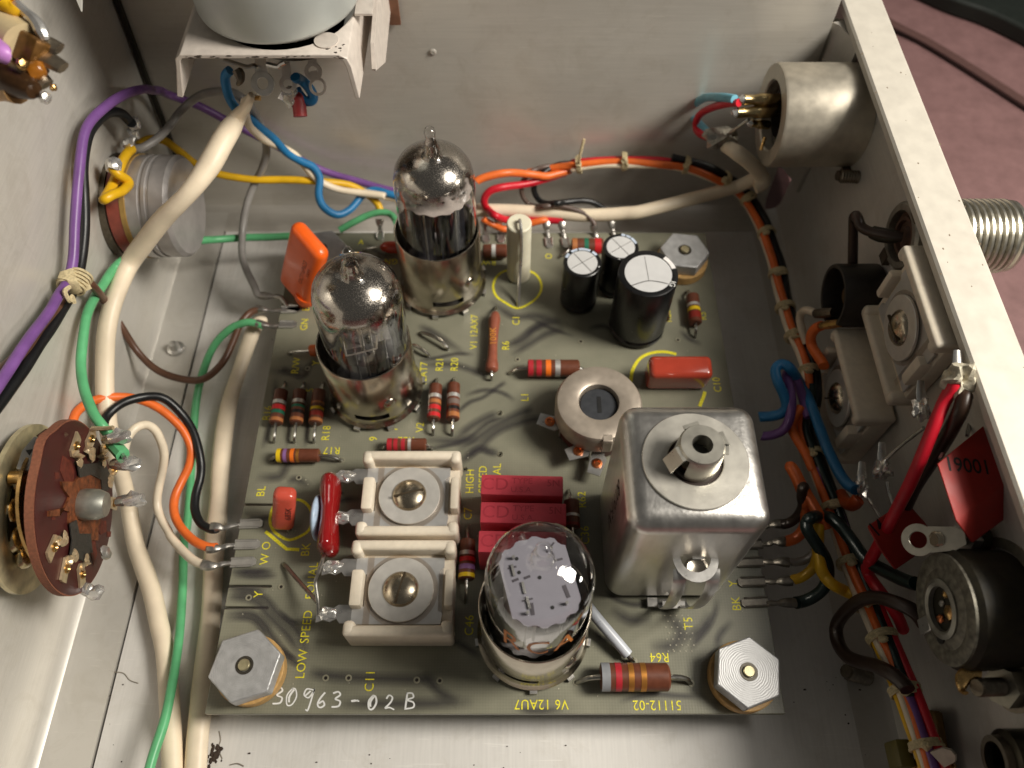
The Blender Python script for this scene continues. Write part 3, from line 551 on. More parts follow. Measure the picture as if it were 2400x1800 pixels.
def tube(label, x, y, kind, top_xy=(0, 0), hole=275, dims=(310,)):
    root = thing('vacuum_tube', label, 'vacuum tube', (x, y, 0), 'glass tubes standing in metal skirts')
    ax = Vector((top_xy[0], top_xy[1], 5)).normalized()
    M0 = T(x, y, 0); M = zframe((x, y, 0), ax)
    skirt(root, M0, hole, dims)
    MB().lathe(GLPROF, 56, M).build('glass_envelope', GLASS, root, ang=60)
    rr = random.Random(hash(kind) % 99)
    def micap(z, rx, ry, seed, rot, clip=None, mt=WHITEM):
        MB().prism(jagged(rx, ry, seed, clip=clip), z, z+.025, M @ RZ(rot)).build('mica_spacer', mt, root)
    if kind in ('dark', 'clearmid'):
        z0 = 4.47 if kind == 'dark' else 4.28
        prof = [(.965, 3.4), (.965, 3.7), (.968, 3.95), (.95, 4.2), (.895, 4.43), (.77, 4.645), (.58, 4.78), (.38, 4.85), (.25, 4.89), (.18, 5.0), (.175, 5.16), (.14, 5.3)]
        gm = getter_mat('getter_film_'+kind, (z0-.32), (z0-.02))
        o = MB().lathe([(r, z) for r, z in prof], 56, T(0, 0, 0)).build('getter_film', gm)
        o.parent = root; o.matrix_parent_inverse = Matrix.Identity(4); o.matrix_local = T(-x, -y, 0) @ M
    if kind == 'dark':
        micap(3.72, .93, .86, 4, 15)
        micap(1.3, .9, .8, 5, 15, mt=WHITEM)
        for s in (-1, 1):
            MB().rbox((s*.40, 0, 2.3), (.52, .62, 2.7), .05, 2, M @ RZ(15)).build('anode_plate', PLATE, root)
            for k in (-1, 1): MB().cyl(.03, 1.2, 3.5, 8, M @ RZ(15) @ T(s*.4, k*.4, .3)).build('support_rod', TIN, root)
        m = MB()
        for k in range(16):
            a = rr.uniform(0, 6.28); q = rr.uniform(.15, .75); m.cyl(.02+.03*rr.random(), 3.306, 3.312, 8, M @ T(q*math.cos(a), q*.8*math.sin(a), .44))
        m.build('mica_slot', BLACKM, root)
        MB().box((0, -.05, 2.3), (.05, .75, 1.9), M @ RZ(15)).build('shield_plate', PLATE, root)
    elif kind == 'clearmid':
        MB().tube([(-.36, -.62, 3.28), (-.36, -.66, 2.84), (-.3, -.68, 2.78), (.3, -.6, 2.95), (.36, -.58, 3.0), (.38, -.5, 3.35)], .022, 6, 3, M=M).build('getter_loop', TIN, root)
        micap(2.5, .9, .82, 9, 20, mt=glass_mat('thin_mica', (.86, .86, .88), 1.2))
        micap(.95, .92, .86, 12, 20, mt=mat('grey_mica', S(90, 92, 102), .35, 0, .25, 6))
        for s in (-1, 1):
            MB().rbox((s*.36, .1, 1.7), (.44, .5, 1.45), .05, 2, M @ RZ(20)).build('anode_plate', PLATEGREY, root)
            for k in (-1, 1):
                MB().cyl(.025, .9, 2.9, 8, M @ RZ(20) @ T(s*.36, k*.45, 0)).build('support_rod', TIN, root)
            MB().cyl(.03, .9, 3.1, 8, M @ RZ(20) @ T(s*.1, -.1, 0)).build('support_rod', TIN, root)
        m = MB(); m.ring(.05, .025, .976, .985, 14, M @ T(.15, -.55, 0)); m.ring(.03, .015, .976, .985, 12, M @ T(-.2, -.48, 0)); m.build('eyelet', TIN, root)
        MB().box((.3, -.1, 1.3), (.04, .6, .9), M @ RZ(40)).build('shield_plate', PLATE, root)
    else:
        MB().prism(jagged(.86, .86, 21, 64, .05, clip=.64), 3.85, 3.88, M @ RZ(14)).build('mica_spacer', mat('silvery_mica', S(150, 148, 158), .35, .3, .04, 2.5, rvar=0), root)
        def slot(px, py, w, h, r=0):
            MB().box((px, py, 3.884), (w, h, .012), M @ RZ(14) @ T(px, py, 0) @ RZ(r) @ T(-px, -py, 0)).build('mica_slot', mat('slot_grey', S(74, 70, 76), .5), root)
        for q in ((-.42, .36, .16, .035), (-.42, .12, .12, .045, 8), (-.2, .12, .12, .045, 8), (-.3, -.28, .2, .03), (-.26, -.46, .07, .22, -6), (.42, -.3, .07, .24, 6), (.45, .3, .14, .04), (.36, .56, .24, .03, 40)): slot(*q)
        for q in ((-.3, .5), (.1, -.52), (-.32, .24), (.02, .06)): MB().cyl(.035, 3.882, 3.89, 10, M @ RZ(14) @ T(q[0], q[1], 0)).build('mica_slot', BLACKM, root)
        for q in ((-.42, .36), (-.31, .0), (-.3, -.28)): MB().box((q[0], q[1]-.06, 3.90), (.045, .22, .05), M @ RZ(14)).build('support_tab', TIN, root)
        micap(1.25, .9, .8, 31, 14)
        for s in (-1, 1):
            MB().rbox((s*.36, 0, 2.55), (.46, .78, 2.45), .06, 2, M @ RZ(14)).build('anode_plate', PLATEGREY, root)
            for k in (-1, 1): MB().cyl(.03, 1.2, 4.0, 8, M @ RZ(14) @ T(s*.36, k*.52, 0)).build('support_rod', TIN, root)
        MB().cyl(.05, 4.86, 4.9, 8, M).build('glass_bead', GLASS, root) if False else None
        MB().box((-.08, -.72, 3.1), (.05, .02, 1.3), M).build('shield_strip', TIN, root)
        text('RCA', M @ T(0, 0, 3.02), .56, mat('orange_print', S(206, 120, 34), .55), root, wrap=1.006, spacing=1.25, sx=1.2, sy=2.4)
    return root
tube('silver topped tube in metal skirt at the back beside the white post', -1.98, 14.22, 'dark', (.1, -.05), 283, (318,))
tube('silver topped tube in metal skirt in front of the orange capacitor', -3.57, 10.66, 'clearmid', (.2, -.05), 272, (300,))
tube('clear topped tube with bare silver plate, nearest the front of the board', .46, 4.35, 'clear', (0.05, .0), 250, (312,))

# ------------------------------------------------------------------ aluminium coil can
cx, cy, cz = 3.43, 6.42, 4.55
root = thing('shield_can', 'square brushed aluminium shield can with a collar on its round top plate', 'coil can', (cx, cy, 0))
MB().rbox((cx, cy, cz/2+.02), (2.66, 2.62, cz), .38, 7, None, .0).build('can_body', ALU_CAN, root, ang=60)
MB().ring(1.0, .52, cz+.02, cz+.075, 64, T(cx, cy, 0), .015).build('top_plate', mat('dull_plate', S(200, 196, 186), .36, .75, .08, 2.5, .05, 20), root)
MB().cyl(.54, cz+.021, cz+.026, 40, T(cx, cy, 0)).build('opening', mat('dark_brown_inside', S(40, 24, 16), .6), root)
mcol = mat('bright_collar', S(206, 202, 190), .3, .9, .08, 4)
n = 48
def sk(j, i):
    a = (i+.5)*360/n
    return j in (1, 6) and (178 < a < 236)
MB().lathe([(.45, cz+.03), (.45, cz+.12), (.425, cz+.66), (.39, cz+.72), (.19, cz+.72), (.18, cz+.3), (.38, cz+.28), (.41, cz+.12), (.41, cz+.03)], n, T(cx, cy, 0), sk).build('collar', mcol, root)
MB().cyl(.185, cz+.3, cz+.36, 24, T(cx, cy, 0)).build('collar_hole', BLACKM, root)
MB().cyl(.30, cz+.04, cz+.26, 24, T(cx, cy, 0)).build('coil_former', mat('former_brown', S(120, 78, 52), .5), root)
for a, w, t in ((203, .3, 30), (18, .3, 8), (350, .2, 6), (110, .3, 5)):
    Ma = T(cx, cy, 0) @ RZ(a)
    m = MB(); m.box((.44, 0, cz+.66), (.08, w, .03), Ma); (m.box((0, 0, -.18), (.03, w, .38), Ma @ T(.47, 0, cz+.66) @ RY(t*-1)) if t > 20 else None); m.build('collar_tab', mcol, root)
# spring clip on the front of the can
fx, fy, fz0 = 3.62, cy-1.31, 2.85
m = MB(); m.prism([(fx+.45*math.cos(R(a)), fy+.02+.5*math.sin(R(a))) for a in range(180, 361, 12)]+[(fx+.3*math.cos(R(a)), fy+.02+.3*math.sin(R(a))) for a in range(360, 179, -12)], fz0, fz0+.03); m.box((fx+.05, fy+.03, fz0+.05), (.24, .12, .05)); m.build('clip_disc', TIN, root)
MB().lathe([(0, 0), (.24, 0), (.25, .02), (.2, .03), (.18, .015), (0, .012)], 24, T(fx, fy-.2, fz0-.03)).build('clip_rivet', STEEL, root)
for s in (-1, 1):
    m = MB(); m.tube([(fx+s*.33, fy-.2, fz0+.01), (fx+s*.33, fy-.4, fz0-.15), (fx+s*.32, fy-.52, fz0-.7), (fx+s*.3, fy-.5, 1.3), (fx+s*.26, fy-.36, .6), (fx+s*.22, fy-.16, .2), (fx+s*.2, fy-.02, .12)], .13, 8, 6, flat=.14); m.build('clip_leg', TIN, root)
m = MB(); m.box((fx, fy-.2, .3), (.5, .16, .03)); m.box((fx-.45, fy-.1, .1), (.22, .2, .16)); m.build('clip_foot', TIN, root)
text('80191F-NI', frame((cx-1.335, cy-.12, 2.75), (0, 0, -1), (0, -1, 0), (-1, 0, 0)), .5, BLACKINK, root, sx=.95, name='lettering')

# ------------------------------------------------------------------ round trimming coil with black slotted core
c = (2.131,9.628,1.2)
root = thing('trimmer_potentiometer', 'round grey metal trimmer with a black slotted centre, left of the square can', 'trimmer', (c[0], c[1], 0))
TP = T(c[0], c[1], 0)
MB().lathe([(1.0, .55), (1.06, .58), (1.07, 1.1), (1.02, 1.2), (.94, 1.23), (.56, 1.23), (.5, 1.2), (.48, 1.1), (.48, .6), (1.0, .6)], 56, TP, closed=True).build('cover', mat('matt_nickel_cover', S(178, 166, 152), .42, .55, .06, 5, .04, 50), root)
MB().cyl(.47, .7, 1.06, 40, TP, .03).build('core', mat('black_core', S(52, 54, 58), .45, 0, .1, 9), root)
MB().box((c[0]+.02, c[1], 1.064), (.1, .46, .012)).build('core_slot', BLACKM, root)
MB().lathe([(0, .12), (.98, .12), (.98, .55), (0, .55)], 40, TP).build('base', BAKELITE, root)
MB().box((c[0]+.15, c[1]-1.08, .92), (.24, .05, .5)).build('cover_tab', mat('matt_nickel_cover', (1, 1, 1, 1)), root, bevel=.02)
MB().box((c[0]+.15, c[1]-1.0, 1.2), (.24, .2, .06)).build('cover_tab', mat('matt_nickel_cover', (1, 1, 1, 1)), root, bevel=.02)
for p, a in (((1.628,8.609,0.55), 200), ((0.951,9.452,0.5), 160), ((2.076,8.323,0.45), 250)):
    m = MB(); Mt = T(p[0], p[1], p[2]) @ RZ(a); m.prism([(.3, -.16), (.3, .16), (-.18, .2), (-.3, .08), (-.3, -.12), (-.15, -.2)], -.03, 0, Mt); m.box((-.3, 0, -.25), (.03, .2, .5), Mt); m.build('terminal', TIN, root)
    MB().lathe([(.13, 0), (.13, .03), (.08, .04), (.06, .01), (0, .01)], 18, T(p[0], p[1], p[2])).build('rivet', COPPER, root)

# ------------------------------------------------------------------ compression trimmers (cream ceramic with screw and washer)
def comp_trimmer(label, M, w=2.34, d=2.15, h=1.0, slot=20, tabs=True, group='cream compression trimmers', plates=True):
    root = thing('compression_trimmer', label, 'trimmer capacitor', tuple(M.translation), group)
    hw, hd = w/2, d/2
    m = MB(); m.rbox((0, 0, h*.28), (w-.06, d-.04, h*.54), .06, 2, M); m.build('ceramic_base', CREAM, root)
    for s in (1, -1):
        m = MB(); m.rbox((0, s*(hd-.13), h*.5), (w, .24, h), .09, 3, M)
        for t in (1, -1): m.rbox((t*(hw-.13), s*(hd-.19), h*.52), (.26, .32, h*.99), .1, 3, M)
        m.build('ceramic_bar', CREAM, root)
    for t in (1, -1):
        m = MB(); m.rbox((t*(hw-(.12 if t > 0 else .19)), 0, h*.47), (.2 if t > 0 else .27, .82, h*.9), .06, 2, M); m.build('ceramic_post', CREAM, root)
    z = h*.62
    if plates:
        m = MB(); m.prism([(-hw+.1, -.74), (hw-.3, -.74), (hw-.26, -.5), (hw-.36, -.45), (hw-.36, .45), (hw-.26, .52), (hw-.26, .74), (-hw+.1, .74), (-hw+.1, .38), (-hw+.36, .36), (-hw+.36, -.36), (-hw+.1, -.38)], z, z+.05, M); m.build('metal_plate', mat('bright_plate', S(206, 205, 203), .36, .55, .05, 4, .05, 30), root)
        m = MB(); m.prism([(-hw+.3, -hd+.35), (hw-.28, -hd+.35), (hw-.28, hd-.37), (-hw+.3, hd-.37)], z-.06, z-.02, M); m.build('metal_plate', mat('dull_leaf', S(200, 194, 186), .4, .4, .1), root)
        m = MB(); m.prism([(-hw+.36, -hd+.30), (-hw+.5, -hd+.30), (-hw+.5, hd-.31), (-hw+.36, hd-.31)], z+.055, z+.068, M); m.build('mica_sheet', glass_mat('mica_sheet_film', (.97, .94, .91), .6), root)
        for s in (1, -1):
            if tabs:
                y = s*.52
                m = MB(); m.prism([(-hw+.15, y-.2), (-hw-.14, y-.2), (-hw-.22, y-.1), (-hw-.36, y-.17), (-hw-.5, y-.13), (-hw-.66, y-.18), (-hw-.66, y+.08), (-hw-.5, y+.17), (-hw-.3, y+.13), (-hw-.2, y+.2), (-hw+.15, y+.2)], z+.003, z+.045, M); m.build('solder_tab', TIN, root)
                MB().blob((-hw-.42, y+.02, z+.05), .16, (1.2, .75, .35), .7, s, M, sub=3).build('solder_joint', SOLDER, root)
    Mw = M @ T(-.02, 0, z+.07)
    MB().lathe([(0, 0), (.82, 0), (.82, .012), (0, .012)], 56, Mw).build('mica_washer', glass_mat('mica_washer_film', (.95, .92, .89), .5), root)
    MB().ring(.72, .2, .013, .075, 56, Mw, .012).build('washer', mat('steel_washer', S(224, 220, 213), .38, .5, .06, 4, .05, 30), root)
    # domed slotted screw
    n = 40; prof = [(0, .235), (.12, .23), (.24, .205), (.33, .16), (.385, .11), (.4, .076)]
    bm = bmesh.new()
    o = MB().lathe(prof, n, Mw)
    so = o.build('screw', SCREWM, root, ang=60)
    Ms = Mw @ RZ(slot)
    MB().box((0, 0, .205), (.70, .04, .06), Ms).build('screw_slot', mat('slot_shadow_metal', S(78, 66, 50), .55, .5), so)
    return root
comp_trimmer('cream compression trimmer with a near level screw slot, rear of the pair on the board', T(-2.39, 7.36, 0), slot=14)
comp_trimmer('cream compression trimmer with an upright screw slot, front of the pair on the board', T(-2.43, 5.13, 0), slot=76)

# ------------------------------------------------------------------ resistors
def resistor(label, a, b, r, bands, la, lb, body=CARBON, lr=.04):
    a = Vector(a); b = Vector(b); L = (b-a).length; mid = (a+b)/2
    root = thing('resistor', label, 'resistor', (mid.x, mid.y, 0), 'banded resistors on the board')
    M = zframe(a, b-a)
    bo = MB().lathe([(0, 0), (r*.82, 0), (r, r*.15), (r, L-r*.15), (r*.82, L), (0, L)], 24, M).build('body', body, root, ang=30)
    for t, w, k in bands:
        z0 = (t-w/2)*L; z1 = (t+w/2)*L
        MB().ring(r*1.018, r*.9, max(z0, .012), min(z1, L-.012), 24, M).build('colour_band', BAND[k], bo)
    for s, pts in ((a, la), (b, lb)):
        if pts: MB().tube([s]+[Vector(p) for p in pts], lr, 8, 5).build('lead', LEAD, root)
    return root
def dn(p, z=-.05): return (p[0], p[1], z)
resistor('brown banded resistor with red and green bands, leftmost of the row beside the R16 mark', (-6.001,10.498,0.28), (-6.014,9.533,0.25), .172, [(.40, .1, 'silver'), (.56, .13, 'red'), (.70, .1, 'green'), (.92, .1, 'tan')], [(-5.973,10.674,0.24),(-6.064,10.945,-0.05)], [(-5.996,9.222,0.24),(-6.016,9.115,0.15),(-6.071,9.14,-0.05)])
resistor('brown banded resistor with black and green bands, middle of the row of three', (-5.515,10.498,0.28), (-5.5,9.541,0.25), .172, [(.38, .1, 'silver'), (.53, .08, 'green'), (.70, .1, 'black'), (.92, .1, 'tan')], [(-5.471,10.674,0.24),(-5.559,10.945,-0.05)], [(-5.488,9.222,0.24),(-5.504,9.115,0.15),(-5.548,9.14,-0.05)])
resistor('brown banded resistor with a yellow band, right end of the row against the tube skirt', (-5.016,10.498,0.28), (-5.007,9.533,0.25), .172, [(.42, .06, 'tan'), (.59, .08, 'yellow'), (.75, .13, 'darkred'), (.93, .09, 'tan')], [(-4.975,10.674,0.24),(-5.054,10.945,-0.05)], [(-4.993,9.222,0.24),(-5.012,9.115,0.15),(-5.044,9.14,-0.05)])
resistor('brown resistor with yellow, purple and orange bands lying across the board at R17', (-5.839,8.639,0.25), (-4.788,8.639,0.25), .172, [(.06, .1, 'yellow'), (.21, .08, 'purple'), (.38, .09, 'orange'), (.51, .07, 'gold')], [(-5.939,8.583,0.22),(-6.098,8.653,-0.05)], [(-4.547,8.625,0.24),(-4.324,8.587,0.15),(-4.265,8.63,-0.05)])
resistor('brown resistor with two red bands, left of the pair beside V2', (-1.995,10.681,0.25), (-2.006,9.643,0.25), .168, [(.37, .1, 'silver'), (.53, .1, 'tan'), (.70, .12, 'red'), (.90, .11, 'red')], [(-1.985,10.823,0.2),(-2.01,11.059,-0.05)], [(-2.002,9.386,0.22),(-2.022,9.333,-0.05)])
resistor('brown resistor with worn black band, right of the pair below R20', (-1.53,10.714,0.25), (-1.509,9.643,0.25), .168, [(.37, .1, 'silver'), (.55, .14, 'greyb'), (.72, .09, 'black'), (.90, .12, 'tan')], [(-1.53,10.823,0.2),(-1.548,11.072,-0.05)], [(-1.515,9.386,0.22),(-1.537,9.318,-0.05)])
resistor('brown resistor with red bands half hidden behind the rear cream trimmer', (-3.126,8.931,0.25), (-2.145,8.931,0.25), .168, [(.07, .13, 'crimson'), (.23, .1, 'crimson'), (.42, .1, 'crimson'), (.58, .08, 'silver')], [(-3.227,8.871,0.22),(-3.325,8.979,-0.05)], [(-2.043,8.871,0.22),(-2.003,8.967,-0.05)])
resistor('large brown resistor with two red and one orange band beside the L1 mark', (0.414,11.174,0.3), (1.778,11.174,0.3), .225, [(.06, .1, 'crimson'), (.22, .1, 'crimson'), (.4, .1, 'orange'), (.58, .1, 'silver')], [(0.144,11.167,0.25),(-0.02,11.164,0.1),(-0.094,11.199,-0.05)], [(1.908,11.174,0.2),(2.014,11.257,-0.05)], lr=.05)
resistor('large brown resistor with grey, red and gold bands at R64 by the front edge', (1.886,3.36,0.34), (3.347,3.36,0.34), .29, [(.065, .13, 'grey'), (.25, .09, 'crimson'), (.43, .08, 'gold'), (.61, .08, 'gold')], [(1.665,3.352,0.3),(1.479,3.323,0.12),(1.391,3.3,-0.05)], [(3.578,3.368,0.3),(3.759,3.339,0.2),(3.878,3.291,-0.05)], lr=.055)
resistor('brown resistor with silver, red and yellow bands standing along the C7 mark', (-1.034,6.431,0.3), (-1.035,5.486,0.3), .185, [(.37, .1, 'silver'), (.53, .11, 'red'), (.72, .12, 'purple'), (.92, .1, 'yellow')], [(-1.049,6.635,0.26),(-1.086,6.888,-0.05)], [(-1.036,5.207,0.26),(-1.066,5.014,-0.05)])
resistor('dark brown resistor with one silver band in the shade between red capacitors and can', (1.431,7.431,0.26), (1.422,6.747,0.26), .185, [(.6, .1, 'silver'), (.93, .1, 'darkred')], [(1.401,7.6,0.24),(1.398,7.847,-0.05)], [(1.423,6.56,0.2),(1.439,6.575,-0.05)])
resistor('brown resistor with silver and yellow bands by the right edge of the board', (5.067,13.616,0.26), (5.044,12.652,0.26), .178, [(.4, .1, 'silver'), (.56, .12, 'yellow'), (.78, .22, 'darkred')], [(4.985,13.748,0.22),(5.044,14.016,-0.05)], [(5.036,12.432,0.22),(5.046,12.344,-0.05)])
resistor('brown resistor almost hidden behind the biggest black capacitor', (4.198,13.689,0.24), (4.168,12.805,0.24), .178, [(.8, .12, 'tan'), (.95, .08, 'black')], [], [(4.113,12.487,0.22),(4.091,12.344,-0.05)])
resistor('brown resistor with tan, green and red bands behind the small black capacitors', (1.741,15.39,0.3), (2.665,15.39,0.3), .23, [(.09, .16, 'tan'), (.46, .14, 'green'), (.82, .2, 'red')], [(1.544,15.135,0.24),(1.457,15.267,0.05)], [])
resistor('brown resistor with a single white band just right of the rear tube', (-0.851,15.234,0.26), (-0.142,15.234,0.26), .2, [(.45, .16, 'white')], [], [(-0.052,15.227,0.2),(-0.007,15.382,-0.05)])

def dipped(name, label, pts, rad, mt, leads, cat='resistor', flat=None, txt=None, group=None):
    c = Vector(pts[0]); root = thing(name, label, cat, (c.x, c.y, 0), group)
    MB().tube(pts, rad, 18, 6, flat=flat).build('body', mt, root, ang=60)
    for l in leads: MB().tube(l, .038, 8, 5).build('lead', LEAD, root)
    return root
DOG = mat('dipped_tan_brown', S(146, 82, 62), .38, 0, .1, 6, .05, 20)
root = dipped('dipped_resistor', 'dog-bone shaped red-brown resistor marked 100K in the middle of the board', [(-0.464,13.043,0.26),(-0.463,12.944,0.27),(-0.48,12.76,0.27),(-0.501,12.353,0.27),(-0.517,11.91,0.27),(-0.527,11.519,0.27),(-0.535,11.312,0.26),(-0.537,11.157,0.25),(-0.54,11.098,0.25)], [.03, .12, .165, .135, .125, .135, .175, .17, .06], DOG, [[(-0.457,13.004,0.25),(-0.444,13.181,0.2),(-0.451,13.461,-0.05)], [(-0.54,11.112,0.24),(-0.543,10.969,0.2),(-0.549,10.996,-0.05)]])
p0 = Vector((-0.502,12.13,0.27)); a0 = Vector((-0.517,11.91,0.27))-Vector((-0.501,12.353,0.27))
text('100K', T(p0.x, p0.y, p0.z+.142) @ RZ(90+2), .25, mat('ochre_print', S(226, 150, 60), .6), root, name='lettering', spacing=1.1)
dipped('dipped_resistor', 'small orange-brown dipped part peeping out left of the front silver-topped tube', [(-5.471,11.757,0.25),(-5.429,11.766,0.25),(-5.283,11.766,0.25),(-5.138,11.766,0.25)], [.05, .15, .17, .1], mat('orange_dip', S(186, 92, 42), .4), [[(-5.467,11.764,0.24),(-5.768,11.773,0.2),(-5.997,11.804,0.1),(-6.078,11.859,-0.05)]])
dipped('dipped_resistor', 'small shiny red dipped part left of the rear tube', [(-3.832,15.462,0.25),(-3.762,15.422,0.25),(-3.582,15.395,0.25),(-3.327,15.375,0.25),(-3.123,15.375,0.25)], [.05, .14, .18, .18, .1], mat('red_dip', S(180, 56, 28), .25, coat=.4), [[(-3.817,15.444,0.24),(-4.049,15.419,0.2),(-4.322,15.439,0.1),(-4.429,15.501,-0.05)]])
# bare jumper wires
for lbl, pts in (('short bent bare wire on the board above R21', [(-2.516,12.505,0.02),(-2.423,12.414,0.15),(-2.15,12.254,0.22),(-1.885,12.067,0.2),(-1.757,11.945,0.12),(-1.745,11.983,-0.05)]), ('short bare wire tucked against the front silver-topped tube skirt', [(-2.701,12.046,0.1),(-2.596,11.962,0.18),(-2.421,11.826,0.2),(-2.277,11.725,0.12),(-2.257,11.749,-0.05)]), ('straight stiff bare wire from board hole to the front trimmer tab', [(-5.339,5.956,-0.05),(-5.275,5.891,0.08),(-4.85,5.456,0.3),(-4.481,5.083,0.5),(-4.3,4.895,0.6)])):
    tag(MB().tube(pts, .05, 8, 5).build('bare_wire', LEAD), lbl, 'jumper wire')
root = thing('sleeved_wire', 'wire in a translucent white sleeve slanting from the clear tube towards R64', 'sleeved wire', (2.163,4.264,0.2))
MB().tube([(1.672,4.827,0.5),(1.919,4.527,0.42),(2.278,4.124,0.3),(2.523,3.852,0.2)], .125, 12, 5).build('sleeve', mat('milky_sleeve', S(206, 210, 218), .3, 0, .06, 3, trans=.15), root)
MB().tube([(2.445,3.934,0.2),(2.568,3.787,0.2),(2.646,3.753,0.1),(2.68,3.758,-0.05)], .055, 8, 5).build('wire_end', LEAD, root)

# ------------------------------------------------------------------ capacitors
GC = 'capacitors on the board'
# large orange dipped film capacitor, leaning
root = thing('film_capacitor', 'tall orange film capacitor leaning by the left edge of the board', 'capacitor', (-6.0, 13.6, 0), GC)
b0 = Vector((-5.729,13.406,0.15)); b1 = Vector((-6.348,14.033,0.45)); t0 = Vector((-4.856,13.547,2.45)); t1 = Vector((-5.52,13.994,2.55))
ORG = mat('orange_dip_coat', S(255, 104, 30), .34, 0, .06, 3, .05, 12, coat=.25)
bmx = MB(); Mo = frame(((b0+b1)/2), ((b1-b0).normalized()), ((t0+t1)/2-(b0+b1)/2).normalized().cross((b1-b0).normalized()) * 1, ((t0+t1)/2-(b0+b1)/2).normalized())
Lh = ((t0+t1)/2-(b0+b1)/2).length
bmx.rbox((0, 0, Lh/2-.03), (1.24, .47, Lh+.12), .225, 6, Mo); bmx.lathe([(0, -.3), (.1, -.25), (.3, .1), (.3, .3), (0, .3)], 16, Mo @ T(-.32, 0, 0)); bmx.build('body', ORG, root, ang=60)
for s in (-1, 1): MB().tube([Mo @ Vector((s*.38, 0, .1)), Mo @ Vector((s*.38, 0, -.2)), (b0.x*.5+b1.x*.5+s*.3*(b1-b0).x/1.2, b0.y*.5+b1.y*.5+s*.3*(b1-b0).y/1.2, -.05)], .04, 8, 4).build('lead', LEAD, root)
for s, o_ in (('OC716P623', .0), ('100M', -.14)): text(s, Mo @ T(-.12+o_*.9, .395, Lh*.52) @ RX(-90) @ RZ(90) , .2, mat('brown_ink', S(150, 50, 14), .6), root, name='lettering', spacing=1.0) if False else None
Fd = Mo.to_3x3() @ Vector((0, 1, 0)); sgn = -1 if Fd.y > 0 else 1
Mt = Mo @ T(-.30, sgn*.238, Lh*.55)
fz = Mo.to_3x3() @ Vector((0, sgn, 0)); fx_ = Mo.to_3x3() @ Vector((0, 0, 1)); fy_ = fz.cross(fx_)
text('OC716P623', frame(Mo @ Vector((-.22, sgn*.238, Lh*.55)), fx_, fy_, fz), .19, mat('brown_ink', S(140, 46, 14), .6), root, name='lettering')
text('100M', frame(Mo @ Vector((-.40, sgn*.238, Lh*.62)), fx_, fy_, fz), .15, mat('brown_ink', S(140, 46, 14), .6), root, name='lettering')
# shiny rust pillow capacitor at the right
root = thing('film_capacitor', 'glossy rust-red pillow capacitor on a yellow ring behind the square can', 'capacitor', (4.35, 10.95, 0), GC)
MB().rbox((4.33, 10.98, .5), (1.62, .62, .92), .15, 5, T(4.33, 10.98, 0) @ RX(8) @ T(-4.33, -10.98, 0)).build('body', mat('rust_gloss', S(168, 62, 44), .16, 0, .06, 3, coat=.6), root, ang=60)
for s in (-.5, .5): MB().tube([(4.33+s, 10.95, .15), (4.33+s, 10.95, -.05)], .04, 8, 0).build('lead', LEAD, root)
# small coral capacitor marked in its yellow ring
root = thing('film_capacitor', 'small coral red capacitor leaning inside a yellow printed ring at the left', 'capacitor', (-5.4, 6.95, 0), GC)
bb, tt = Vector((-5.433,6.888,0.22)), Vector((-5.215,7.215,1.15))
Mc = zframe(bb, tt-bb, (1, .1, 0)); Lc = (tt-bb).length
CORAL = mat('coral_dip', S(204, 84, 66), .26, 0, .06, 3, .04, 10, coat=.4)
m = MB(); m.rbox((0, 0, Lc/2), (.52, .40, Lc+.25), .15, 4, Mc); m.build('body', CORAL, root, ang=60)
MB().tube([bb, (-5.323,6.746,0.06), (-5.317,6.787,-0.05)], .035, 8, 3).build('lead', LEAD, root)
fz = Mc.to_3x3() @ Vector((1, 0, 0)); fx_ = Mc.to_3x3() @ Vector((0, 0, 1))
text('685K', frame(Mc @ Vector((.12, -.205, Lc*.55)), fx_, Mc.to_3x3() @ Vector((-1, 0, 0)), Mc.to_3x3() @ Vector((0, -1, 0))), .2, BLACKINK, root, name='lettering')
# long dark red dipped capacitor
root = thing('film_capacitor', 'long glossy dark red dipped capacitor standing beside the cream trimmers', 'capacitor', (-4.2, 6.8, 0), GC)
pA, pB = Vector((-4.303,7.867,1.25)), Vector((-4.139,5.871,1.25))
d_ = pB-pA
m = MB(); m.tube([pA+d_*t for t in (0, .03, .09, .2, .45, .6, .8, .91, .97, 1)], [.03, .15, .225, .245, .2, .205, .235, .235, .16, .03], 24, 5)
cz_ = 1.25
m.v = [Vector((v.x, v.y, .78+(v.z-cz_)*2.0 + .0)) for v in m.v]
m.build('body', mat('ox_blood_dip', S(140, 22, 24), .14, 0, .06, 3, coat=.7), root, ang=60)
MB().tube([(-4.241,6.032,0.7), (-4.18,5.788,1.0), (-4.23,5.435,1.05), (-4.298,5.226,0.95), (-4.23,4.869,0.85), (-4.211,4.588,0.7)], .04, 8, 6).build('lead', LEAD, root)
MB().tube([pA+Vector((.05, -.1, -.8)), pA+Vector((.12, -.15, -1.3))], .04, 8, 0).build('lead', LEAD, root)
pm = pA+d_*.45
text('2032', frame((pm.x-.205, pm.y, .95), (0, -1, 0), (.2, 0, 1), (-1, 0, .2)), .2, mat('white_faint_ink', S(200, 150, 150), .6), root, name='lettering')
# pale blue disc half hidden behind it
root = thing('disc_capacitor', 'pale blue disc capacitor mostly hidden under the long dark red capacitor', 'capacitor', (-4.5, 6.75, 0), GC)
MB().lathe([(0, -.09), (.4, -.09), (.52, -.04), (.54, 0), (.52, .04), (.4, .09), (0, .09)], 28, frame((-4.52, 6.85, .62), (0, 1, 0), (0, 0, 1), (1, 0, 0))).build('body', mat('pale_blue_dip', S(176, 196, 218), .3), root, ang=60)
MB().tube([(-4.52, 6.6, .2), (-4.5, 6.6, -.05)], .035, 8, 0).build('lead', LEAD, root)
